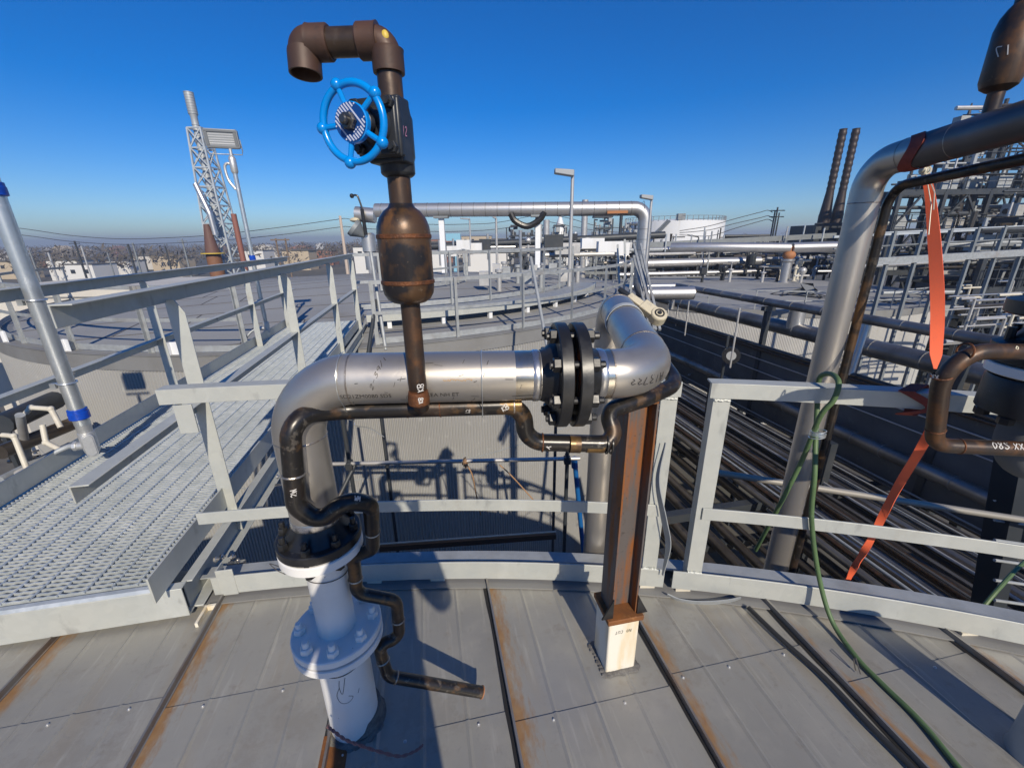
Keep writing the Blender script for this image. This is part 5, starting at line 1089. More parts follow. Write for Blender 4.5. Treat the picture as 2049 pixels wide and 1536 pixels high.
# ================================================================== the second corrugated tank at the right
TD = V((19.0, 35.5, -2.4)); RD = 12.1
td = thing('storage_tank', 'lower corrugated tank at the right with pale shell and cluttered grey roof', 'storage tank', TD)
vs = []
NR = 900
for i in range(NR*4):
    rr = RD+(.020 if i % 4 in (1, 2) else 0); p = 2*pi*i/(NR*4); vs += [V((TD.x+rr*sin(p), TD.y-rr*cos(p), GZ)), V((TD.x+rr*sin(p), TD.y-rr*cos(p), -2.75))]
n = NR*4; m_ = MB(); m_._add(vs, [(2*i, 2*((i+1) % n), 2*((i+1) % n)+1, 2*i+1) for i in range(n)]); m_.build('shell', mat('pale_corrugated', (.52, .51, .48), .5, .15, [dict(sc=.5, lo=.4, hi=.7, col=(.45, .44, .42)), dict(sc=1, st=(4, 4, .2), lo=.6, hi=.72, col=(.36, .34, .31), amt=.5)]), td, sharp=20)
ringfull('rim_band', td, [(RD+.012, -2.78), (RD+.06, -2.78), (RD+.07, -2.4), (RD-.3, -2.39), (RD-.3, -2.43), (RD+.012, -2.43)], RIMB, TD)
vs = [TD+EZ*.4]; k = 80
for j in (1, 2, 3):
    for i in range(k): vs.append(V((TD.x+(RD-.1)*j/3*sin(2*pi*i/k), TD.y-(RD-.1)*j/3*cos(2*pi*i/k), -2.4+.4*(1-j/3))))
fs = [(0, 1+i, 1+(i+1) % k) for i in range(k)]
for j in range(2): fs += [(1+j*k+i, 1+(j+1)*k+i, 1+(j+1)*k+(i+1) % k, 1+j*k+(i+1) % k) for i in range(k)]
m_ = MB(); m_._add(vs, fs); m_.build('roof', ROOFB, td)
ring_rail('tank_railing', 'thin dark railing round the lower corrugated tank at the right', RD-.1, -2.4, -1.3, D2R(-95), D2R(60), 14, GALVD, C=TD, toe=False)
for i in range(5):
    p0 = onz(1560+60*i, 588+4*i, -2.2); cb_ = MB(); cb_.tube(spline([p0+V((random.uniform(-1, 1), random.uniform(-1.5, 1.5), .03)) for _ in range(5)], 5), .03, 6)
    solo(cb_, 'cable', BLACKP, 'black cable lying loosely on the roof of the lower right tank', 'cable', 'loose cables on the right tank roof')
tp = onz(1610, 588, -2.2); m_ = MB(); rs2 = random.Random(5); vs = [tp+V((rs2.uniform(-1.4, 1.4), rs2.uniform(-.9, .9), rs2.uniform(0, .15))) for _ in range(9)]+[tp+V((rs2.uniform(-.5, .5), rs2.uniform(-.3, .3), rs2.uniform(.45, .85))) for _ in range(5)]
m_._add(vs, [(i, (i+1) % 9, 9+i % 5) for i in range(9)]+[(9, 10, 11), (11, 12, 13), (i, 9, 12)]); solo(m_, 'tarpaulin', mat('grey_tarp', (.16, .17, .18), .8), 'crumpled grey tarpaulin lying on the lower right tank roof', 'tarpaulin')
vc = onz(1568, 566, -2.2); vv = thing('roof_vent', 'upright clad vent pipe with a rusty flanged head on the lower right tank roof', 'vent', vc)
MB().lathe([(.45, 0), (.45, .08), (.38, .15), (.38, 1.7), (.45, 1.75), (.52, 1.85), (.52, 2.0)], vc, EZ, 20).build('stack', CLAD, vv); MB().ball(vc+EZ*2.3, .5, 12, 7, (1, 1, .8)).lathe([(.2, 0), (.2, .6)], vc+EZ*2.4, EZ, 10).build('rusty_head', ORB, vv); MB().tube([vc+V((-.1, 0, 2.9)), vc+V((-5.4, .8, 3.0)), vc+V((-9, 3, 3.0))], .40, 18).tube([vc+V((.1, 0, 2.9)), vc+V((4.0, -.1, 2.95))], .42, 18).build('cross_pipe', CLAD, vv)
# ---- valves, stubs and posts cluttering the roofs and yard in the middle distance
rs_ = random.Random(21)
def clutter(n, urange, vrange, z, labels, cat, grp, big=1.0):
    for i in range(n):
        q = onz(rs_.uniform(*urange), rs_.uniform(*vrange), z); h = rs_.uniform(.5, 1.3)*big; k = rs_.randrange(4); mb = MB()
        mb.lathe([(.16*big, 0), (.16*big, .05), (.08*big, .06), (.08*big, h*.6), (.15*big, h*.62), (.15*big, h*.68), (.08*big, h*.7)], q, EZ, 10)
        if k == 0: mb.torus(q+EZ*h, EZ, .2*big, .025*big, 16, 5); mb.tube([q+EZ*h*.6, q+EZ*h], .03*big, 6)
        elif k == 1: mb.box(q+EZ*h*.85, (.3*big, .3*big, .35*big)); mb.tube([q+EZ*h*.4, q+V((rs_.choice([-1, 1])*h, .2, h*.4))], .06*big, 8)
        elif k == 2: mb.tube(fil([q+EZ*h*.6, q+EZ*h, q+V((rs_.choice([-1, 1])*.8*big, 0, h))], .15, 5), .07*big, 8)
        else: mb.ball(q+EZ*h*.8, .2*big, 10, 6); mb.tube([q+V((-.4*big, 0, h*.5)), q+V((.4*big, 0, h*.5))], .05*big, 6)
        solo(mb, 'valve', [LPIPE, DKGREY, BLACKP, GALVD, PVC, LPIPE][rs_.randrange(6)], labels, cat, grp)
clutter(16, (1400, 1680), (552, 568), -2.2, 'small valve or stub standing on the far side of the lower right tank roof', 'valve', 'valves on the right tank roof', 1.5)
clutter(26, (1310, 2000), (520, 545), -3.0, 'small valve or stub in the yard between the right tank and the pale bridge', 'valve', 'valves in the yard behind the right tank', 2.4)
clutter(18, (880, 1240), (498, 520), .0, 'small valve or stub beyond the far rim of the corrugated tank', 'valve', 'valves beyond the corrugated tank', 1.6)
clutter(10, (20, 130), (840, 1000), -5.5, 'small valve in the dark gap left of the walkway', 'valve', 'valves in the left gap')
# ---- cream drain pipes in the gap at the lower left
for i, (pts, lab) in enumerate(((((5, 870), (28, 872), (55, 940)), 'cream drain pipe with a round base plate at the left edge'), (((52, 826), (62, 815), (102, 818), (122, 855)), 'cream pipe with two bends beside the conduit pole'), (((85, 850), (92, 885), (122, 900)), 'short cream pipe low beside the conduit pole'))):
    P = [atd(u, v, 4.6) for u, v in pts]; mb = MB().tube(fil(P, .07, 5), .026, 12)
    for p in P[1:-1]: mb.ball(p, .034, 10, 6)
    if i == 0: mb.lathe([(.10, -.02), (.10, .01)], P[-1], EZ, 20)
    solo(mb, 'drain_pipe', PVC, lab, 'pipe')
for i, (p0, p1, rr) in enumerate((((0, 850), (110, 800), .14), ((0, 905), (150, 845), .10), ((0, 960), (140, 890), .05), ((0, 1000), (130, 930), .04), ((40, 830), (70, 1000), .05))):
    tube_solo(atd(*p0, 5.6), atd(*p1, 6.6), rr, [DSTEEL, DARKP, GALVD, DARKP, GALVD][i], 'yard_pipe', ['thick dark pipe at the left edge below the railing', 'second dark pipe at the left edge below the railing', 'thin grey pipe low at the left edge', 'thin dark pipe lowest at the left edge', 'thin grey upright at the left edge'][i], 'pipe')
# ---- cream block building and flat roof at the far left
q = aty(-40, 690, 11.5); cb_ = thing('building', 'cream ribbed wall of a building at the left edge behind the railing', 'building', V((q.x, 12, GZ)))
x1 = aty(66, 640, 12.5).x
MB().box(((x1-9)/2-1.5, 14.5, (GZ+aty(40, 582, 12).z)/2), (abs(-9-x1)+1, 4, aty(40, 582, 12).z-GZ)).build('wall', CREAMT, cb_)
ls = MB()
for i in range(4): ls.box(((x1-9)/2-1.5, 12.48, aty(40, 600+28*i, 12).z), (abs(-9-x1)+1, .03, .03))
ls.build('joint', RIMB, cb_)
q = aty(60, 715, 9.6); sh_ = thing('shed_roof', 'flat grey shed roof on posts at the left edge beside the corrugated tank', 'shed', V((q.x-2, 9.6, GZ)))
MB().box((q.x-2.2, 10.6, q.z), (4.4, 2.4, .12)).build('roof_slab', CREAMT, sh_)
for i in range(4): MB().box((q.x-.3-1.1*i, 9.6, (GZ+q.z)/2-.1), (.12, .12, q.z-GZ-.1)).build('post', DSTEEL, sh_)

# ================================================================== pale bridge, racks and process structure at the right
def beam(t, p0, p1, w_, h_, m, name='beam', up=EZ): return MB().bar(p0, p1, w_, h_, up).build(name, m, t)
br = thing('pipe_bridge', 'long pale blue-grey bridge beam crossing the yard in front of the horizon', 'bridge', aty(1500, 480, 27))
p0, p1 = aty(1225, 494, 50), aty(1668, 471, 52); beam(br, p0, p1, .8, .55, GSTEEL); beam(br, p0-EZ*.8, p1-EZ*.8, .6, .45, DSTEEL)
for i in range(7):
    q = p0.lerp(p1, (i+.3)/7); MB().bar(V((q.x, q.y, GZ)), V((q.x, q.y, q.z-.9)), .4, .4, EF).build('column', GSTEEL, br)
p0, p1 = aty(1668, 474, 26), aty(2200, 448, 30); br2 = thing('pipe_bridge', 'pale handrail beam of the high catwalk at the right, level with the horizon', 'bridge', p0)
beam(br2, p0, p1, .10, .13, LSTEEL, 'top_beam')
for v0, v1, rr, m in ((498, 488, .05, GSTEEL), (536, 523, .12, LPIPE)): MB().tube([aty(1668, v0, 26), aty(2200, v1-18, 30)], rr, 10).build('pipe', m, br2)
p0, p1 = aty(1752, 523, 19.3), aty(2200, 496, 21.5); cwk = thing('catwalk', 'thick pale catwalk beam with tall slanting grey posts at the right', 'catwalk', p0)
beam(cwk, p0, p1, .25, .30, GALVD, 'deck_beam')
for i in range(9):
    q = p0.lerp(p1, (i+.4)/8.6); top = q+EZ*1.25; MB().bar(V((q.x, q.y, GZ)), top, .13, .13, EF).build('post', GSTEEL, cwk)
MB().tube([p0+EZ*.65, p1+EZ*.65], .025, 8).build('mid_rail', GSTEEL, cwk); MB().tube([p0+EZ*1.2, p1+EZ*1.2], .03, 8).build('top_rail', LSTEEL, cwk)
# many pale level pipes across the right yard
for i in range(34):
    y = rs_.uniform(49, 60); v = rs_.uniform(495, 545) if i < 22 else rs_.uniform(590, 740); u0 = rs_.uniform(1670, 1900); 
    if v > 590: y = rs_.uniform(15, 19)
    if v > 590: u0 = rs_.uniform(1880, 1960)
    p0 = aty(u0, v, y); ln = rs_.uniform(4, 14)*(2 if i < 22 else 1)
    tube_solo(p0, p0+ER*ln+EZ*rs_.uniform(-.05, .05), rs_.choice([.03, .04, .06, .09, .13])*(2 if i < 22 else 1), rs_.choice([LPIPE, LPIPE, CLAD, GALVD, PVC, DARKP]), 'yard_pipe', 'level pipe among the many in the right hand yard below the catwalk', 'pipe', 'level pipes in the right yard')
for i in range(14):
    y = rs_.uniform(15, 26); p0 = aty(rs_.uniform(1890, 2040), rs_.uniform(560, 660), y); dd = rs_.uniform(.5, 1.6); 
    solo(MB().tube(fil([p0, p0+ER*dd, p0+ER*dd-EZ*rs_.uniform(.6, 1.8)], .1, 5), .05, 8), 'yard_pipe', PVC if i % 2 else LPIPE, 'bent pale pipe turning down in the right hand yard', 'pipe', 'bent pipes in the right yard')
for i in range(26):
    y = rs_.uniform(48, 58); u0 = rs_.uniform(1240, 1640); v = rs_.uniform(500, 545); p0 = aty(u0, v, y)
    tube_solo(p0, p0+ER*rs_.uniform(4, 18), rs_.choice([.06, .1, .16, .24, .4]), rs_.choice([LPIPE, CLAD, GALVD, LPIPE, DSTEEL]), 'yard_pipe', 'level pipe in the yard behind the lower right tank', 'pipe', 'level pipes behind the right tank')
for (v, rr, y) in ((527, .5, 49), (512, .36, 56), (548, .26, 48)):
    tube_solo(aty(1235, v+2, y), aty(1520, v-5, y+1), rr, CLAD, 'clad_pipe', {527: 'fat shining clad pipe behind the lower right tank, below the bridge', 512: 'second shining clad pipe close under the bridge', 548: 'slim shining clad pipe lowest behind the right tank'}[v], 'pipe')
for i in range(22):
    q = aty(rs_.uniform(1250, 1650), rs_.uniform(525, 550), rs_.uniform(48, 56)); solo(MB().lathe([(.09, -3), (.09, rs_.uniform(2.4, 4.6))], q, EZ, 8).tube([q+EZ*2.1, q+EZ*2.1+ER*rs_.uniform(1.2, 3.6)], .06, 6), 'yard_post', rs_.choice([LPIPE, GALVD, LSTEEL]), 'thin upright post in the yard behind the lower right tank', 'post', 'posts behind the right tank')
for i in range(30):
    q = aty(rs_.uniform(880, 1250), rs_.uniform(495, 512), rs_.uniform(26, 45)); k = rs_.randrange(3); mb = MB()
    if k == 0: mb.tube([q, q+ER*rs_.uniform(2, 6)], rs_.choice([.08, .15, .25]), 8)
    elif k == 1: mb.box(q+EZ*.4, (rs_.uniform(.6, 2), .8, rs_.uniform(.5, 1.1)))
    else: mb.lathe([(.1, -1), (.1, rs_.uniform(.5, 1.6))], q, EZ, 8); mb.tube([q, q+ER*1.4], .06, 6)
    solo(mb, 'yard_equipment', rs_.choice([LPIPE, WHITET, DSTEEL, GALVD, CLAD]), 'small piece of pipework in the yard beyond the corrugated tank', 'equipment', 'pipework beyond the corrugated tank')
for p0, p1, rr, lab in ((aty(855, 494, 46), aty(1330, 470, 46), .35, 'long dark pipe on the horizon behind the corrugated tank'), (aty(860, 505, 40), aty(1240, 497, 40), .2, 'long pale pipe just below the long dark pipe on the horizon')):
    tube_solo(p0, p1, rr, DSTEEL if rr > .3 else LPIPE, 'yard_pipe', lab, 'pipe')
for i in range(110):
    q = aty(rs_.uniform(1235, 1700), rs_.uniform(500, 548), rs_.uniform(48, 62)); k = rs_.randrange(4); mb = MB()
    if k == 0: mb.box(q, (rs_.uniform(.4, 1.6), .8, rs_.uniform(.4, 1.8)))
    elif k == 1: mb.lathe([(.35, -.6), (.4, -.5), (.4, .4), (.15, .6), (.15, 1.3)], q, EZ, 10)
    elif k == 2: mb.bar(q-EZ*2, q+EZ*rs_.uniform(.6, 2), .22, .22)
    else: mb.tube([q, q+ER*rs_.uniform(1.5, 6)], rs_.choice([.08, .14, .22]), 8)
    solo(mb, 'yard_equipment', rs_.choice([DSTEEL, DSTEEL, BLACKP, BLACKP, DARKP, GSTEEL]), 'small dark piece of equipment among the pipes behind the right tank', 'equipment', 'equipment behind the right tank')
# ---- dark process structure, upper right
def structure(lab, x0, x1, y0, y1, zs, nx, ny, m, npipes, seed, brace=True, name='process_structure'):
    r_ = random.Random(seed); t = thing(name, lab, 'steel structure', V(((x0+x1)/2, (y0+y1)/2, GZ)))
    X = [x0+(x1-x0)*i/nx for i in range(nx+1)]; Y = [y0+(y1-y0)*i/max(1, ny) for i in range(ny+1)]
    for x in X:
        for y in Y: MB().box((x, y, (GZ+zs[-1])/2), (.28, .28, zs[-1]-GZ)).build('column', m, t)
    for z in zs:
        for y in Y: MB().box(((x0+x1)/2, y, z), (x1-x0+.28, .22, .42)).build('floor_beam', m, t)
        for x in X: MB().box((x, (y0+y1)/2, z-.02), (.22, y1-y0, .38)).build('cross_beam', m, t)
    if brace:
        for zi in range(len(zs)-1):
            for i in range(nx):
                if r_.random() < .75:
                    xm = (X[i]+X[i+1])/2; b_ = MB()
                    for xx_ in (X[i], X[i+1]): b_.bar(V((xm, y0-.02, zs[zi+1]-.2)), V((xx_, y0-.02, zs[zi]+.2)), .14, .14)
                    b_.build('brace', m, t)
    for z in zs:
        hr = MB()
        for hz_ in (.55, 1.1): hr.box(((x0+x1)/2, y0-.3, z+.2+hz_), (x1-x0, .045, .045))
        for i in range(nx*3+1): hr.box((x0+(x1-x0)*i/(nx*3), y0-.3, z+.75), (.05, .05, 1.1))
        hr.build('handrail', m if m is DSTEEL else GSTEEL, t)
    rest = MB(); cnt = 0
    for i in range(npipes):
        mb = MB(); k = r_.randrange(6); x = r_.uniform(x0, x1); y = r_.uniform(y0-.2, y1); zi = r_.choice(zs); q = V((x, y, zi+.25)); w_ = r_.random()
        if w_ < .35: mb.lathe([(r_.choice([.06, .1, .18, .3]), 0), (r_.choice([.06, .1, .18]), r_.uniform(1, 3.0))], q, EZ, 8); nm = 'standpipe'
        elif w_ < .68: mb.tube([q+EZ*(dz_ := r_.uniform(.2, 2)), q+EZ*dz_+V((r_.uniform(1.5, 7)*r_.choice([-1, 1]), 0, 0))], r_.choice([.05, .08, .14, .2]), 8); nm = 'level_pipe'
        elif w_ < .85: mb.box(q+EZ*.5, (r_.uniform(.4, 1.6), r_.uniform(.4, 1.2), r_.uniform(.4, 1.3))); nm = 'equipment_box'
        else: mb.tube(fil([q, q+EZ*r_.uniform(.8, 2), q+V((r_.uniform(-2, 2), 0, r_.uniform(1, 2)))], .3, 4), .09, 8); nm = 'bent_pipe'
        if cnt < 200: mb.build(nm, [LPIPE, DSTEEL, DARKP, DSTEEL, DARKP, DSTEEL][k], t)
        else: rest._add(mb.v, mb.f)
        cnt += 1
    if rest.v: tag(rest.build('small_piping', GALVD, t), kind='stuff')
    return t
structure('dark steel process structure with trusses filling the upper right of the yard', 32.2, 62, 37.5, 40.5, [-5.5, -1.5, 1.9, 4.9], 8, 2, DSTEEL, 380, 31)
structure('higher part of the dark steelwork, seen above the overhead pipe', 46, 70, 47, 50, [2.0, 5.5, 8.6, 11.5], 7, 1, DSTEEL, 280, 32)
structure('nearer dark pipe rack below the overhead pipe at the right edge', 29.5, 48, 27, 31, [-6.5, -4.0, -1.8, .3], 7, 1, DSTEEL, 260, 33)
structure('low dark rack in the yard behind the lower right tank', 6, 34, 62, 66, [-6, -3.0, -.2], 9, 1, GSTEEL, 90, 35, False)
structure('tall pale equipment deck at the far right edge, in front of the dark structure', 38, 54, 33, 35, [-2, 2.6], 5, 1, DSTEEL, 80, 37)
# ---- twin wavy stacks
for i, (ut, ub) in enumerate(((1682, 1636), (1702, 1660))):
    y = 62; q = aty(ub+8, 462, y); zt = over(q, ut, 259); z0 = q.z-1.5
    pr_ = [(.74, 0), (.74, 3.6), (.70, 3.8), (.46, 6.6)]; hh_ = zt-z0; nz_ = 40
    for k in range(nz_+1):
        z = 6.7+(hh_-6.7)*k/nz_; pr_.append((.46+.035*sin(k*1.57), z))
    solo(MB().lathe(pr_, V((q.x, q.y, z0)), EZ, 18), 'chimney_stack', mat('dark_stack_steel', (.045, .033, .030), .5, .4) if i == 0 else bpy.data.materials['dark_stack_steel'], ['left of two dark brown wavy chimney stacks rising at the right', 'right of two dark brown wavy chimney stacks rising at the right'][i], 'chimney')
q = aty(1630, 460, 60); hs_ = thing('heater_box', 'black heater box frame at the foot of the twin stacks', 'heater', V((q.x+3.5, 62, GZ)))
MB().box((q.x+4, 62, q.z-1), (9, 5, 3.2)).build('casing', DSTEEL, hs_); MB().box((q.x+3.6, 58, q.z+.6), (10, .4, .4)).box((q.x-1.2, 58, q.z-1.4), (.35, .35, 4)).build('frame', DSTEEL, hs_)
# ---- lattice tower with flue, left
yT = 62; qb = aty(452, 505, yT); qt = over(qb, 378, 185)
tw_ = thing('flare_tower', 'grey lattice tower holding a tall ringed flue, left of the photo', 'tower', V((qb.x, yT, GZ)))
zt0 = over(qb, 395, 258); zb0 = GZ
def tc(z): t = (z-zb0)/(zt0-zb0); return 1.95-(1.95-.85)*t
lat = MB(); nL = 11; cs = [(-1, -1), (1, -1), (1, 1), (-1, 1)]
zz = [zb0+(zt0-zb0)*i/nL for i in range(nL+1)]
for i in range(nL):
    a_, b_ = zz[i], zz[i+1]
    for k in range(4):
        c0_, c1__ = cs[k], cs[(k+1) % 4]; P = lambda c, z: V((qb.x+c[0]*tc(z), yT+c[1]*tc(z), z))
        lat.bar(P(c0_, a_), P(c0_, b_), .2, .2); lat.bar(P(c0_, b_), P(c1__, b_), .15, .15)
        lat.bar(P(c0_, a_), P(c1__, b_), .13, .13); lat.bar(P(c1__, a_), P(c0_, b_), .13, .13)
lat.build('lattice', LSTEEL, tw_)
pf = [(.55, zb0+9), (.55, zt0), (.60, zt0+.1)]
fm_ = MB(); z1 = over(qb, 388, 228); fm_.lathe([(.42, zb0+12), (.40, zt0+.5), (.40, z1-.3), (.53, z1), (.53, qt)], V((qb.x-.2, yT, 0)), EZ, 16)
for i in range(9): fm_.torus(V((qb.x-.2, yT, z1+(qt-z1)*i/8)), EZ, .53, .05, 16, 5)
for i in range(12): fm_.torus(V((qb.x-.2, yT, zb0+12+(z1-zb0-12)*i/12)), EZ, .42, .04, 16, 5)
fm_.build('flue', mat('grey_flue', (.40, .42, .43), .5, .3), tw_)
el_ = aty(420, 428, yT-3); MB().tube(fil([V((qb.x-.3, yT-2.5, el_.z+3.6)), el_, V((el_.x+.1, yT-3, el_.z-2.6))], .8, 6), .34, 14).build('elbow_duct', CLAD, tw_)
dc = aty(416, 470, yT-3); dp = thing('furnace', 'rust-brown furnace with a cone top and yellow-railed deck beside the lattice tower', 'furnace', V((dc.x, yT-3, GZ)))
MB().lathe([(.85, GZ), (.85, dc.z-2.0), (.8, dc.z-1.8), (.33, dc.z+1.3)], V((dc.x+.1, yT-3, 0)), EZ, 20).build('body', mat('dark_furnace_brown', (.12, .062, .05), .7), dp); MB().lathe([(1.4, dc.z-2.4), (1.4, dc.z-2.28)], V((dc.x+.1, yT-3, 0)), EZ, 20).build('deck', YEL, dp); MB().lathe([(.9, GZ), (.9, dc.z-2.6)], V((dc.x+.1, yT-3, 0)), EZ, 12).build('base', mat('rust_furnace_base', (.2, .09, .045), .7), dp)
q = aty(476, 470, 50); solo(MB().lathe([(.32, 0), (.28, over(q, 472, 428)-GZ)], V((q.x, 50, GZ)), EZ, 14), 'chimney_stack', PINKR, 'faded red slim stack just behind the floodlight pole', 'chimney')
# ---- white tank, towers and blocks on the horizon
yW = 135; cW = aty(1345, 470, yW); rW = 88/835*yW*1.0; ztW = aty(1340, 441, yW-rW).z
wt = thing('storage_tank', 'large white tank with an outside stair, far off below the wires', 'storage tank', V((cW.x, yW, GZ)))
MB().lathe([(rW, GZ), (rW, ztW), (rW*.98, ztW+.1), (0.3, ztW+.9)], V((cW.x, yW, 0)), EZ, 56).build('shell', WHITET, wt)
yF = yW-rW
for (a_, b_) in (((1310, 474), (1338, 440)), ((1314, 476), (1342, 442))): MB().bar(V((aty(*a_, yF-1).x, yF+1.5, aty(*a_, yF).z)), V((aty(*b_, yF-1).x, yF-.6, aty(*b_, yF).z)), .5, .5).build('stair', GSTEEL, wt)
hr_ = MB()
for i in range(60):
    p = 2*pi*i/60; hr_.box((cW.x+rW*sin(p), yW-rW*cos(p), ztW+.6), (.12, .12, 1.2))
hr_.torus(V((cW.x, yW, ztW+1.2)), EZ, rW, .06, 60, 5).box((cW.x-3, yW-rW+1, ztW+.9), (2, 1.4, 1.6)); hr_.build('top_rail', GSTEEL, wt)
def tower(u0, u1, vt, y, lab, m, seed, n=70):
    r_ = random.Random(seed); x0, x1 = aty(u0, 480, y).x, aty(u1, 480, y).x; zt = aty((u0+u1)/2, vt, y).z
    t = thing('process_tower', lab, 'tower', V(((x0+x1)/2, y, GZ))); w_ = x1-x0
    for i in range(4): MB().lathe([(.05*w_*r_.uniform(.7, 1.6), GZ), (.05*w_, zt-r_.uniform(0, 2.5))], V((x0+w_*(.15+.23*i), y+r_.uniform(-1, 1), 0)), EZ, 8).build('column', LPIPE, t)
    for i in range(7): MB().box(((x0+x1)/2+r_.uniform(-.1, .1)*w_, y, GZ+(zt-GZ)*(i+1)/7-.6), (w_*r_.uniform(.7, 1.05), 2.5, .35)).build('floor', DSTEEL, t)
    for i in range(2): MB().box((x0+w_*i, y-1, (GZ+zt)/2-.5), (.25, .25, zt-GZ-1)).build('frame_post', DSTEEL, t)
    e = MB()
    for i in range(n): e.box((r_.uniform(x0, x1), y+r_.uniform(-1.5, 1), r_.uniform(GZ+4, zt-.6)), (r_.uniform(.1, .9), .6, r_.uniform(.15, 1.1)))
    tag(e.build('pipework', m, t), kind='stuff')
tower(1107, 1132, 446, 105, 'slender process tower with a pale tip, right of the middle on the horizon', GALVD, 1)
tower(1186, 1222, 428, 95, 'square dark process tower under the right part of the big clad pipe', GALVD, 2)
tower(1014, 1086, 446, 100, 'broad dark equipment block on the horizon under the clad pipe', DSTEEL, 3, 120)
tower(1244, 1282, 444, 110, 'grey scaffolded tank group left of the large white tank', GALVD, 4, 110)
q = aty(1121, 430, 105); solo(MB().lathe([(1.0, GZ), (1.0, q.z-2.4), (.25, q.z)], V((q.x, 105, 0)), EZ, 12), 'spire', WHITET, 'pale pointed column rising from the slender process tower', 'column')
for i, (u, vt, y, rr, lab) in enumerate(((1168, 400, 60, .42, 'pale smooth chimney behind the tall slim lamp pole'), (1093, 440, 70, .5, 'pale upright pipe right of the broad equipment block'), (1240, 424, 70, .25, 'thin dark mast left of the clad pipe downturn'))):
    q = aty(u, 480, y); solo(MB().lathe([(rr, 0), (rr, over(q, u, vt)-GZ)], V((q.x, y, GZ)), EZ, 12), 'chimney_stack', [LPIPE, LPIPE, DSTEEL][i], lab, 'chimney')
q0_, q1_ = aty(893, 482, 70), aty(921, 467, 70); solo(MB().box(((q0_.x+q1_.x)/2, 70, (q0_.z+q1_.z)/2), (q1_.x-q0_.x, .4, q1_.z-q0_.z)).box(((q0_.x+q1_.x)/2, 70.6, (GZ+q0_.z)/2), (.5, .5, q0_.z-GZ)), 'sign_board', SKYB, 'plain sky-blue board on the horizon left of the far lamp pole', 'board')
# ---- poles and wires
def pole(u, vt, vb, y, lab, m=WOOD, rr=.16, arms=0, grp=None):
    q = aty(u, vb, y); zt = over(q, u, vt); t = thing('utility_pole', lab, 'utility pole', V((q.x, y, GZ)), grp)
    MB().lathe([(rr, GZ), (rr*.75, zt)], V((q.x, y, 0)), EZ, 8).build('pole', m, t)
    for i in range(arms): MB().box((q.x, y-.15, zt-.5-i*.9), (2.2, .12, .14)).build('cross_arm', m, t)
    return V((q.x, y, zt))
pole(689, 432, 496, 80, 'pale wooden pole left of the silencer drum with two wires crossing it', PALEW, .32)
for i, (u, vt, y, a_) in enumerate(((158, 482, 90, 1), (168, 492, 110, 0), (262, 488, 85, 0), (272, 486, 95, 0), (372, 478, 100, 1), (287, 495, 120, 0), (98, 505, 90, 0), (335, 492, 110, 0), (62, 500, 100, 0), (216, 505, 130, 0))):
    pole(u, vt, 510, y, ['dark pole with a lamp arm at the left', 'thin pale pole next to the pole with the lamp arm', 'dark leaning pole left of the lattice tower', 'thin grey pole beside the dark leaning pole', 'grey cross-armed pole just left of the lattice tower', 'short far pole behind the leaning pair', 'short pole near the left edge', 'thin short pole between the leaning pair and the cross-armed pole', 'short pole closest to the thick conduit pole', 'tiny far pole above the white low building'][i], [DSTEEL, LPIPE, DSTEEL, GSTEEL, GSTEEL][i % 5], .22, a_)
hp_ = thing('pole_frame', 'twin wooden poles joined by a cross beam, right of the floodlight pole', 'utility pole', V((aty(561, 495, 100).x, 100, GZ)))
for u in (552, 571):
    q = aty(u, 480, 100); MB().lathe([(.2, GZ), (.18, over(q, u, 477))], V((q.x, 100, 0)), EZ, 8).build('pole', WOOD, hp_)
MB().box((aty(561, 480, 100).x, 99.8, aty(561, 480, 100).z), (4.2, .2, .3)).build('cross_beam', WOOD, hp_)
e_ = pole(1545, 415, 478, 70, 'dark bundle of poles where three wires end, right of the white tank', DSTEEL, .16, 2)
for i, du in enumerate((-4, 5)): pole(1545+du, 422+4*i, 478, 70.5+i, ['slim dark pole just left in the pole bundle', 'slim dark pole just right in the pole bundle'][i], DSTEEL, .14)
def wire(pts, lab, y=80, rr=.055): solo(MB().tube(spline([aty(u, v, y) for u, v in pts], 8), rr, 6), 'overhead_wire', mat_wire, lab, 'wire')
mat_wire = mat('black_cable', (.03, .03, .035), .6)
wire([(-60, 450), (40, 457), (140, 471), (240, 478), (330, 476), (430, 470), (560, 455), (690, 437)], 'upper overhead wire from the left edge to the pale pole')
wire([(-60, 464), (40, 470), (140, 483), (240, 489), (330, 487), (430, 482), (560, 470), (690, 453)], 'lower overhead wire from the left edge to the pale pole')
wire([(690, 437), (740, 444), (860, 449), (920, 449), (990, 446), (1060, 433), (1090, 428)], 'upper overhead wire under the big clad pipe, left part')
wire([(690, 453), (740, 458), (860, 463), (920, 463), (990, 459), (1075, 446)], 'lower overhead wire under the big clad pipe, left part')
wire([(1100, 430), (1140, 437), (1190, 451), (1240, 456), (1300, 458)], 'upper overhead wire under the big clad pipe, right part')
wire([(1090, 442), (1140, 452), (1190, 461), (1240, 465), (1300, 466)], 'lower overhead wire under the big clad pipe, right part')
for i, (v0, v1) in enumerate(((452, 421), (460, 432), (472, 439))):
    wire([(1360, 462+4*i), (1420, v0), (1470, (v0*.55+v1*.45)), (1520, v1+4), (1536, v1), (1546, v1+4)], ['top of three wires sloping up to the pole bundle', 'middle of three wires sloping up to the pole bundle', 'bottom of three wires sloping up to the pole bundle'][i], 70)
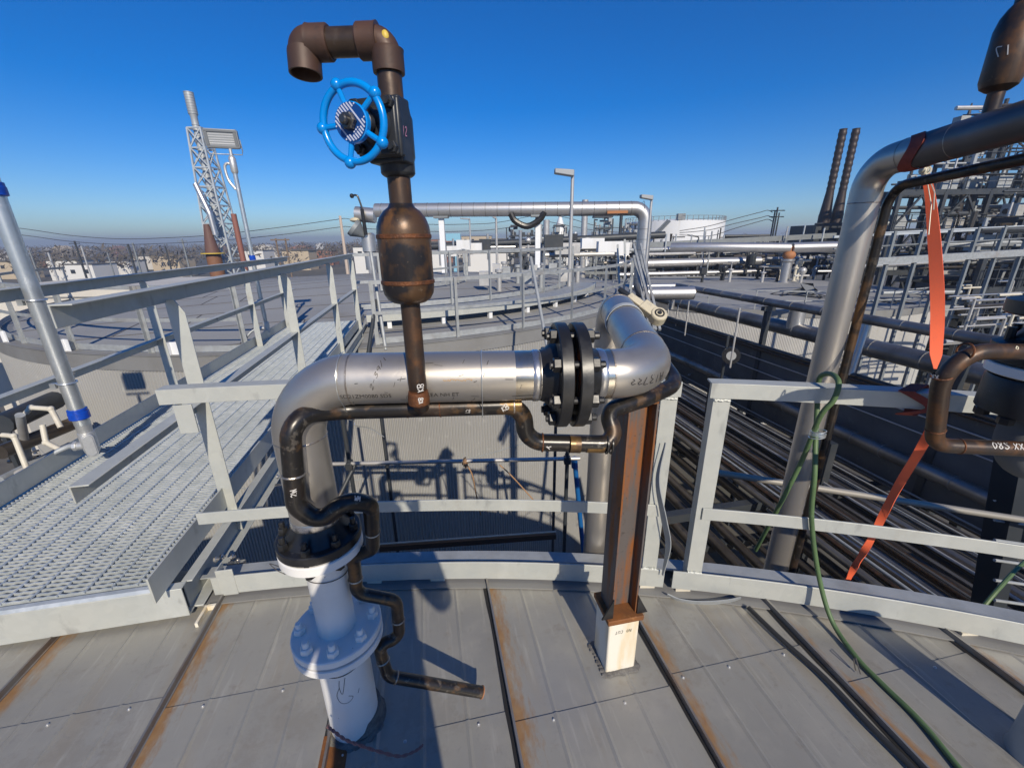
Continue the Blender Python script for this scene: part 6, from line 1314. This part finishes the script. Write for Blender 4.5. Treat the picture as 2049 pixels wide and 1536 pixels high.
# ---- houses, sheds and tree line
rs_ = random.Random(77)
def house(u, v, y, w_, h_, m, lab, rm=DKR, flat=False):
    w_ *= .8; q = aty(u, v+10, y); t = thing('building', lab, 'building', V((q.x, y, GZ))); hgt = max(2.6, q.z+h_-GZ)
    MB().box((q.x, y, GZ+hgt/2), (w_, 8, hgt)).build('wall', m, t)
    if flat: MB().box((q.x, y, GZ+hgt+.1), (w_+.3, 8.3, .25)).build('roof', rm, t)
    else: MB().prism([(-w_/2-.4, 0), (w_/2+.4, 0), (w_/2-.6, h_*.35), (-w_/2+.6, h_*.35)], V((q.x, y-4.4, GZ+hgt)), V((q.x, y+4.4, GZ+hgt)), V((1, 0, 0)), EZ).build('roof', rm, t)
    for i in range(max(1, int(w_/4))): MB().box((q.x-w_/2+2+i*4, y-4.03, GZ+hgt-1.9), (1.3, .08, 1.1)).build('window', WINB, t)
for (u, v, y, w_, h_, m, lab) in ((150, 522, 150, 13, 2.0, WHB, 'long white low building left of the lattice tower'), (185, 528, 130, 10, 1.4, WHB, 'white shed in front of the long white building'), (245, 524, 170, 16, 2.2, WHB, 'pale wide house with a dark roof left of the lattice tower'), (300, 512, 210, 12, 2.4, CREAMT, 'cream house behind the pale wide house'), (335, 515, 190, 9, 2.6, TANB, 'tan building just left of the lattice tower'), (360, 517, 160, 7, 1.8, TANB, 'small tan building beside the cross-armed pole'), (38, 520, 160, 9, 1.4, TANB, 'small tan house at the far left edge'), (90, 517, 220, 12, 1.4, BRICK, 'brick house near the left edge'), (520, 500, 170, 9, 1.6, WHB, 'white shed right of the floodlight pole'), (600, 498, 190, 14, 1.4, TANB, 'tan shed below the twin wooden poles'), (655, 497, 230, 10, 1.6, BRICK, 'brick house left of the pale wooden pole'), (728, 490, 140, 5, 1.0, WHB, 'white block beside the hooded vent'), (875, 481, 240, 22, 3.0, BRICK, 'brick building right of the silencer drum on the horizon'), (862, 485, 150, 10, 1.5, WHB, 'white shed right of the silencer drum'), (955, 477, 240, 20, 3.6, TANB, 'wide tan building behind the far lamp pole'), (965, 484, 150, 12, 1.6, WHB, 'white low shed behind the far lamp pole'), (1000, 482, 170, 9, 2, WHB, 'white shed left of the broad equipment block'), (1460, 472, 230, 24, 1.4, TANB, 'long tan shed right of the white tank'), (1520, 470, 260, 20, 1.6, WHB, 'long white shed near the pole bundle'), (1600, 470, 240, 18, 1.4, TANB, 'tan shed right of the pole bundle'), (1150, 480, 200, 16, 1.5, WHB, 'white shed between the two process towers')):
    house(u, v, y, w_, h_, m, lab, flat=(rs_.random() < .5))
for i in range(34):
    u = rs_.choice([rs_.uniform(-60, 700), rs_.uniform(850, 1020), rs_.uniform(1420, 1640)]); y = rs_.uniform(300, 700); q = aty(u, 489, y)
    mb = MB(); w_ = rs_.uniform(8, 22); hgt = rs_.uniform(5, 9); mb.box((q.x, y, GZ+hgt/2), (w_, 10, hgt)); mb.prism([(-w_/2, 0), (w_/2, 0), (0, 2.5)], V((q.x, y-5, GZ+hgt)), V((q.x, y+5, GZ+hgt)), V((1, 0, 0)), EZ)
    solo(mb, 'house', rs_.choice([WHB, TANB, BRICK, CREAMT, WHB]), 'small far house among the bare trees on the horizon', 'house', 'far houses among the trees')
q = aty(40, 480, 1500)
tb_ = MB(); rs3 = random.Random(9)
def crown(c, r_, hgt):
    for k in range(30):
        a = rs3.uniform(0, 2*pi); e = rs3.uniform(-.3, 1); d = V((cos(a)*sqrt(max(0, 1-e*e*.6)), sin(a), e*hgt/r_)); p = c+d*r_*rs3.uniform(.55, 1)
        t = V((rs3.uniform(-1, 1), rs3.uniform(-1, 1), rs3.uniform(.1, 1))).normalized()*r_*rs3.uniform(.14, .34); s_ = V((rs3.uniform(-1, 1), rs3.uniform(-1, 1), rs3.uniform(-1, 1))).normalized()*r_*rs3.uniform(.03, .11)
        tb_._add([p-t, p+s_, p+t, p-s_], [(0, 1, 2, 3)])
for i in range(3200):
    az = rs3.uniform(radians(-58), radians(58)); d_ = 190+rs3.random()**1.3*1500; c = V((d_*sin(az), d_*cos(az), GZ))
    hgt = rs3.uniform(6.5, 11)*(1+d_/6000); crown(c+EZ*hgt*.55, hgt*.45, hgt*.5)
tag(tb_.build('tree_line', TREEB), kind='stuff', label='bare brown winter trees along the horizon', cat='trees')
# nearer individual bare trees
for i, (u, v, y) in enumerate(((655, 500, 190), (715, 494, 170), (610, 500, 240), (520, 503, 260), (30, 520, 230), (120, 512, 260), (470, 505, 280), (1570, 473, 250), (1490, 474, 300), (835, 484, 230))):
    q = aty(u, v, y); t = thing('bare_tree', ['leafless tree by the pale wooden pole', 'leafless tree right of the pale wooden pole', 'leafless tree behind the twin wooden poles', 'leafless tree right of the lattice tower', 'leafless tree at the far left edge', 'leafless tree near the left edge poles', 'leafless tree behind the lattice tower', 'leafless tree right of the pole bundle', 'leafless tree left of the pole bundle', 'leafless tree just right of the silencer drum'][i], 'tree', V((q.x, y, GZ)))
    hgt = q.z-GZ+rs3.uniform(2, 5); MB().lathe([(.35, 0), (.22, hgt*.55), (.05, hgt)], V((q.x, y, GZ)), EZ, 6).build('trunk', WOOD, t)
    cb_ = MB()
    for k in range(340):
        a = rs3.uniform(0, 2*pi); z = rs3.uniform(.35, 1)*hgt; l_ = hgt*.34*sin(pi*min(1, (z/hgt-.25)*1.2))*rs3.uniform(.3, 1); p = V((q.x+cos(a)*l_, y+sin(a)*l_, GZ+z)); s_ = V((rs3.uniform(-1, 1), rs3.uniform(-1, 1), rs3.uniform(-.2, 1)))*hgt*.032; w_ = V((rs3.uniform(-1, 1), 0, rs3.uniform(-1, 1)))*hgt*.006
        cb_._add([p-s_, p+w_, p+s_, p-w_], [(0, 1, 2, 3)]); 
    cb_.build('crown', TREEB, t)

# ================================================================== the photographer behind the camera (casts the shadow on the nozzle)
pr = thing('person', 'person in a dark jacket and white hard hat holding up a phone', 'person', V((.0, -.42, 0)))
px_, py_ = 0.0, -.42
Vs = {'pel': (px_, py_, .96, .15, .11), 'bel': (px_, py_, 1.12, .155, .115), 'che': (px_, py_, 1.32, .18, .125), 'sho': (px_, py_, 1.46, .13, .095), 'nek': (px_, py_+.01, 1.54, .06, .06), 'hd0': (px_, py_+.03, 1.60, .075, .085), 'hd1': (px_, py_+.02, 1.71, .088, .10), 'hd2': (px_, py_+.01, 1.79, .06, .07)}
for s_, n_ in ((-1, 'l'), (1, 'r')):
    Vs.update({n_+'sh': (px_+s_*.185, py_, 1.44, .075, .07), n_+'el': (px_+s_*.27, py_+.10, 1.20, .055, .05), n_+'wr': (px_+s_*.13, py_+.30, 1.47, .036, .032), n_+'pa': (px_+s_*.092, py_+.355, 1.54, .03, .022),
               n_+'hi': (px_+s_*.09, py_, .92, .105, .10), n_+'kn': (px_+s_*.11, py_+.02, .50, .07, .07), n_+'an': (px_+s_*.12, py_-.02, .10, .05, .055), n_+'to': (px_+s_*.14, py_+.15, .045, .045, .035)})
Ed = [('pel', 'bel'), ('bel', 'che'), ('che', 'sho'), ('sho', 'nek'), ('nek', 'hd0'), ('hd0', 'hd1'), ('hd1', 'hd2')]
for n_ in 'lr': Ed += [('sho', n_+'sh'), (n_+'sh', n_+'el'), (n_+'el', n_+'wr'), (n_+'wr', n_+'pa'), ('pel', n_+'hi'), (n_+'hi', n_+'kn'), (n_+'kn', n_+'an'), (n_+'an', n_+'to')]
ks = list(Vs); me = bpy.data.meshes.new('body'); me.from_pydata([V(Vs[k][:3])-ORG[pr.name] for k in ks], [(ks.index(a), ks.index(b)) for a, b in Ed], [])
bo = bpy.data.objects.new('body', me); COL.objects.link(bo); bo.parent = pr; me.materials.append(JACKET)
mod = bo.modifiers.new('skin', 'SKIN'); mod.use_smooth_shade = True
for i, k in enumerate(ks):
    sv = me.skin_vertices[0].data[i]; sv.radius = (Vs[k][3], Vs[k][4]); sv.use_root = (k == 'pel')
sbm = bo.modifiers.new('sub', 'SUBSURF'); sbm.levels = 2; sbm.render_levels = 2
MB().lathe([(.135, 0), (.14, .006), (.115, .02), (.112, .06), (.085, .115), (.03, .135)], V((px_, py_+.015, 1.735)), EZ, 28).build('hard_hat', HELMET, pr)
hd_ = MB(); hd_.ball(V((px_, py_+.045, 1.665)), .078, 16, 10, (.92, .95, 1.3)); hd_.ball(V((px_, py_+.125, 1.655)), .017, 8, 6, (.8, 1, 1.3))
for s_ in (-1, 1): hd_.ball(V((px_+s_*.073, py_+.03, 1.66)), .022, 8, 6, (.5, .8, 1.3))
hd_.build('face', SKIN, pr)
fg = MB()
for s_ in (-1, 1):
    fg.ball(V((px_+s_*.094, py_+.365, 1.555)), .036, 12, 8, (.6, .9, 1.15))
    for k in range(4):
        z = 1.60-.022*k; fg.tube(spline([V((px_+s_*.105, py_+.36, z-.01)), V((px_+s_*.100, py_+.392, z)), V((px_+s_*.088, py_+.402, z+.004))], 4), [.0085]*9, 8)
    fg.tube(spline([V((px_+s_*.085, py_+.35, 1.545)), V((px_+s_*.07, py_+.362, 1.565)), V((px_+s_*.055, py_+.375, 1.585))], 4), [.0095]*9, 8)
fg.build('hand', SKIN, pr)
solo(MB().box((0, -.014, H-.004), (.155, .008, .074)), 'phone', PHONE, 'black phone held level by the person taking the picture', 'phone')

# ================================================================== air
hzm = bpy.data.materials.new('haze_air'); hzm.use_nodes = True; hn = hzm.node_tree
for n_ in list(hn.nodes):
    if n_.type == 'BSDF_PRINCIPLED': hn.nodes.remove(n_)
vol = hn.nodes.new('ShaderNodeVolumePrincipled'); vol.inputs['Color'].default_value = (.80, .88, 1.0, 1); vol.inputs['Density'].default_value = .0008; vol.inputs['Anisotropy'].default_value = .2
hn.links.new(vol.outputs[0], [n_ for n_ in hn.nodes if n_.type == 'OUTPUT_MATERIAL'][0].inputs['Volume'])
tag(MB().box((0, 15, (GZ-1+38)/2), (6600, 6600, 38-(GZ-1))).build('haze', hzm), kind='stuff')
S.cycles.volume_bounces = 0
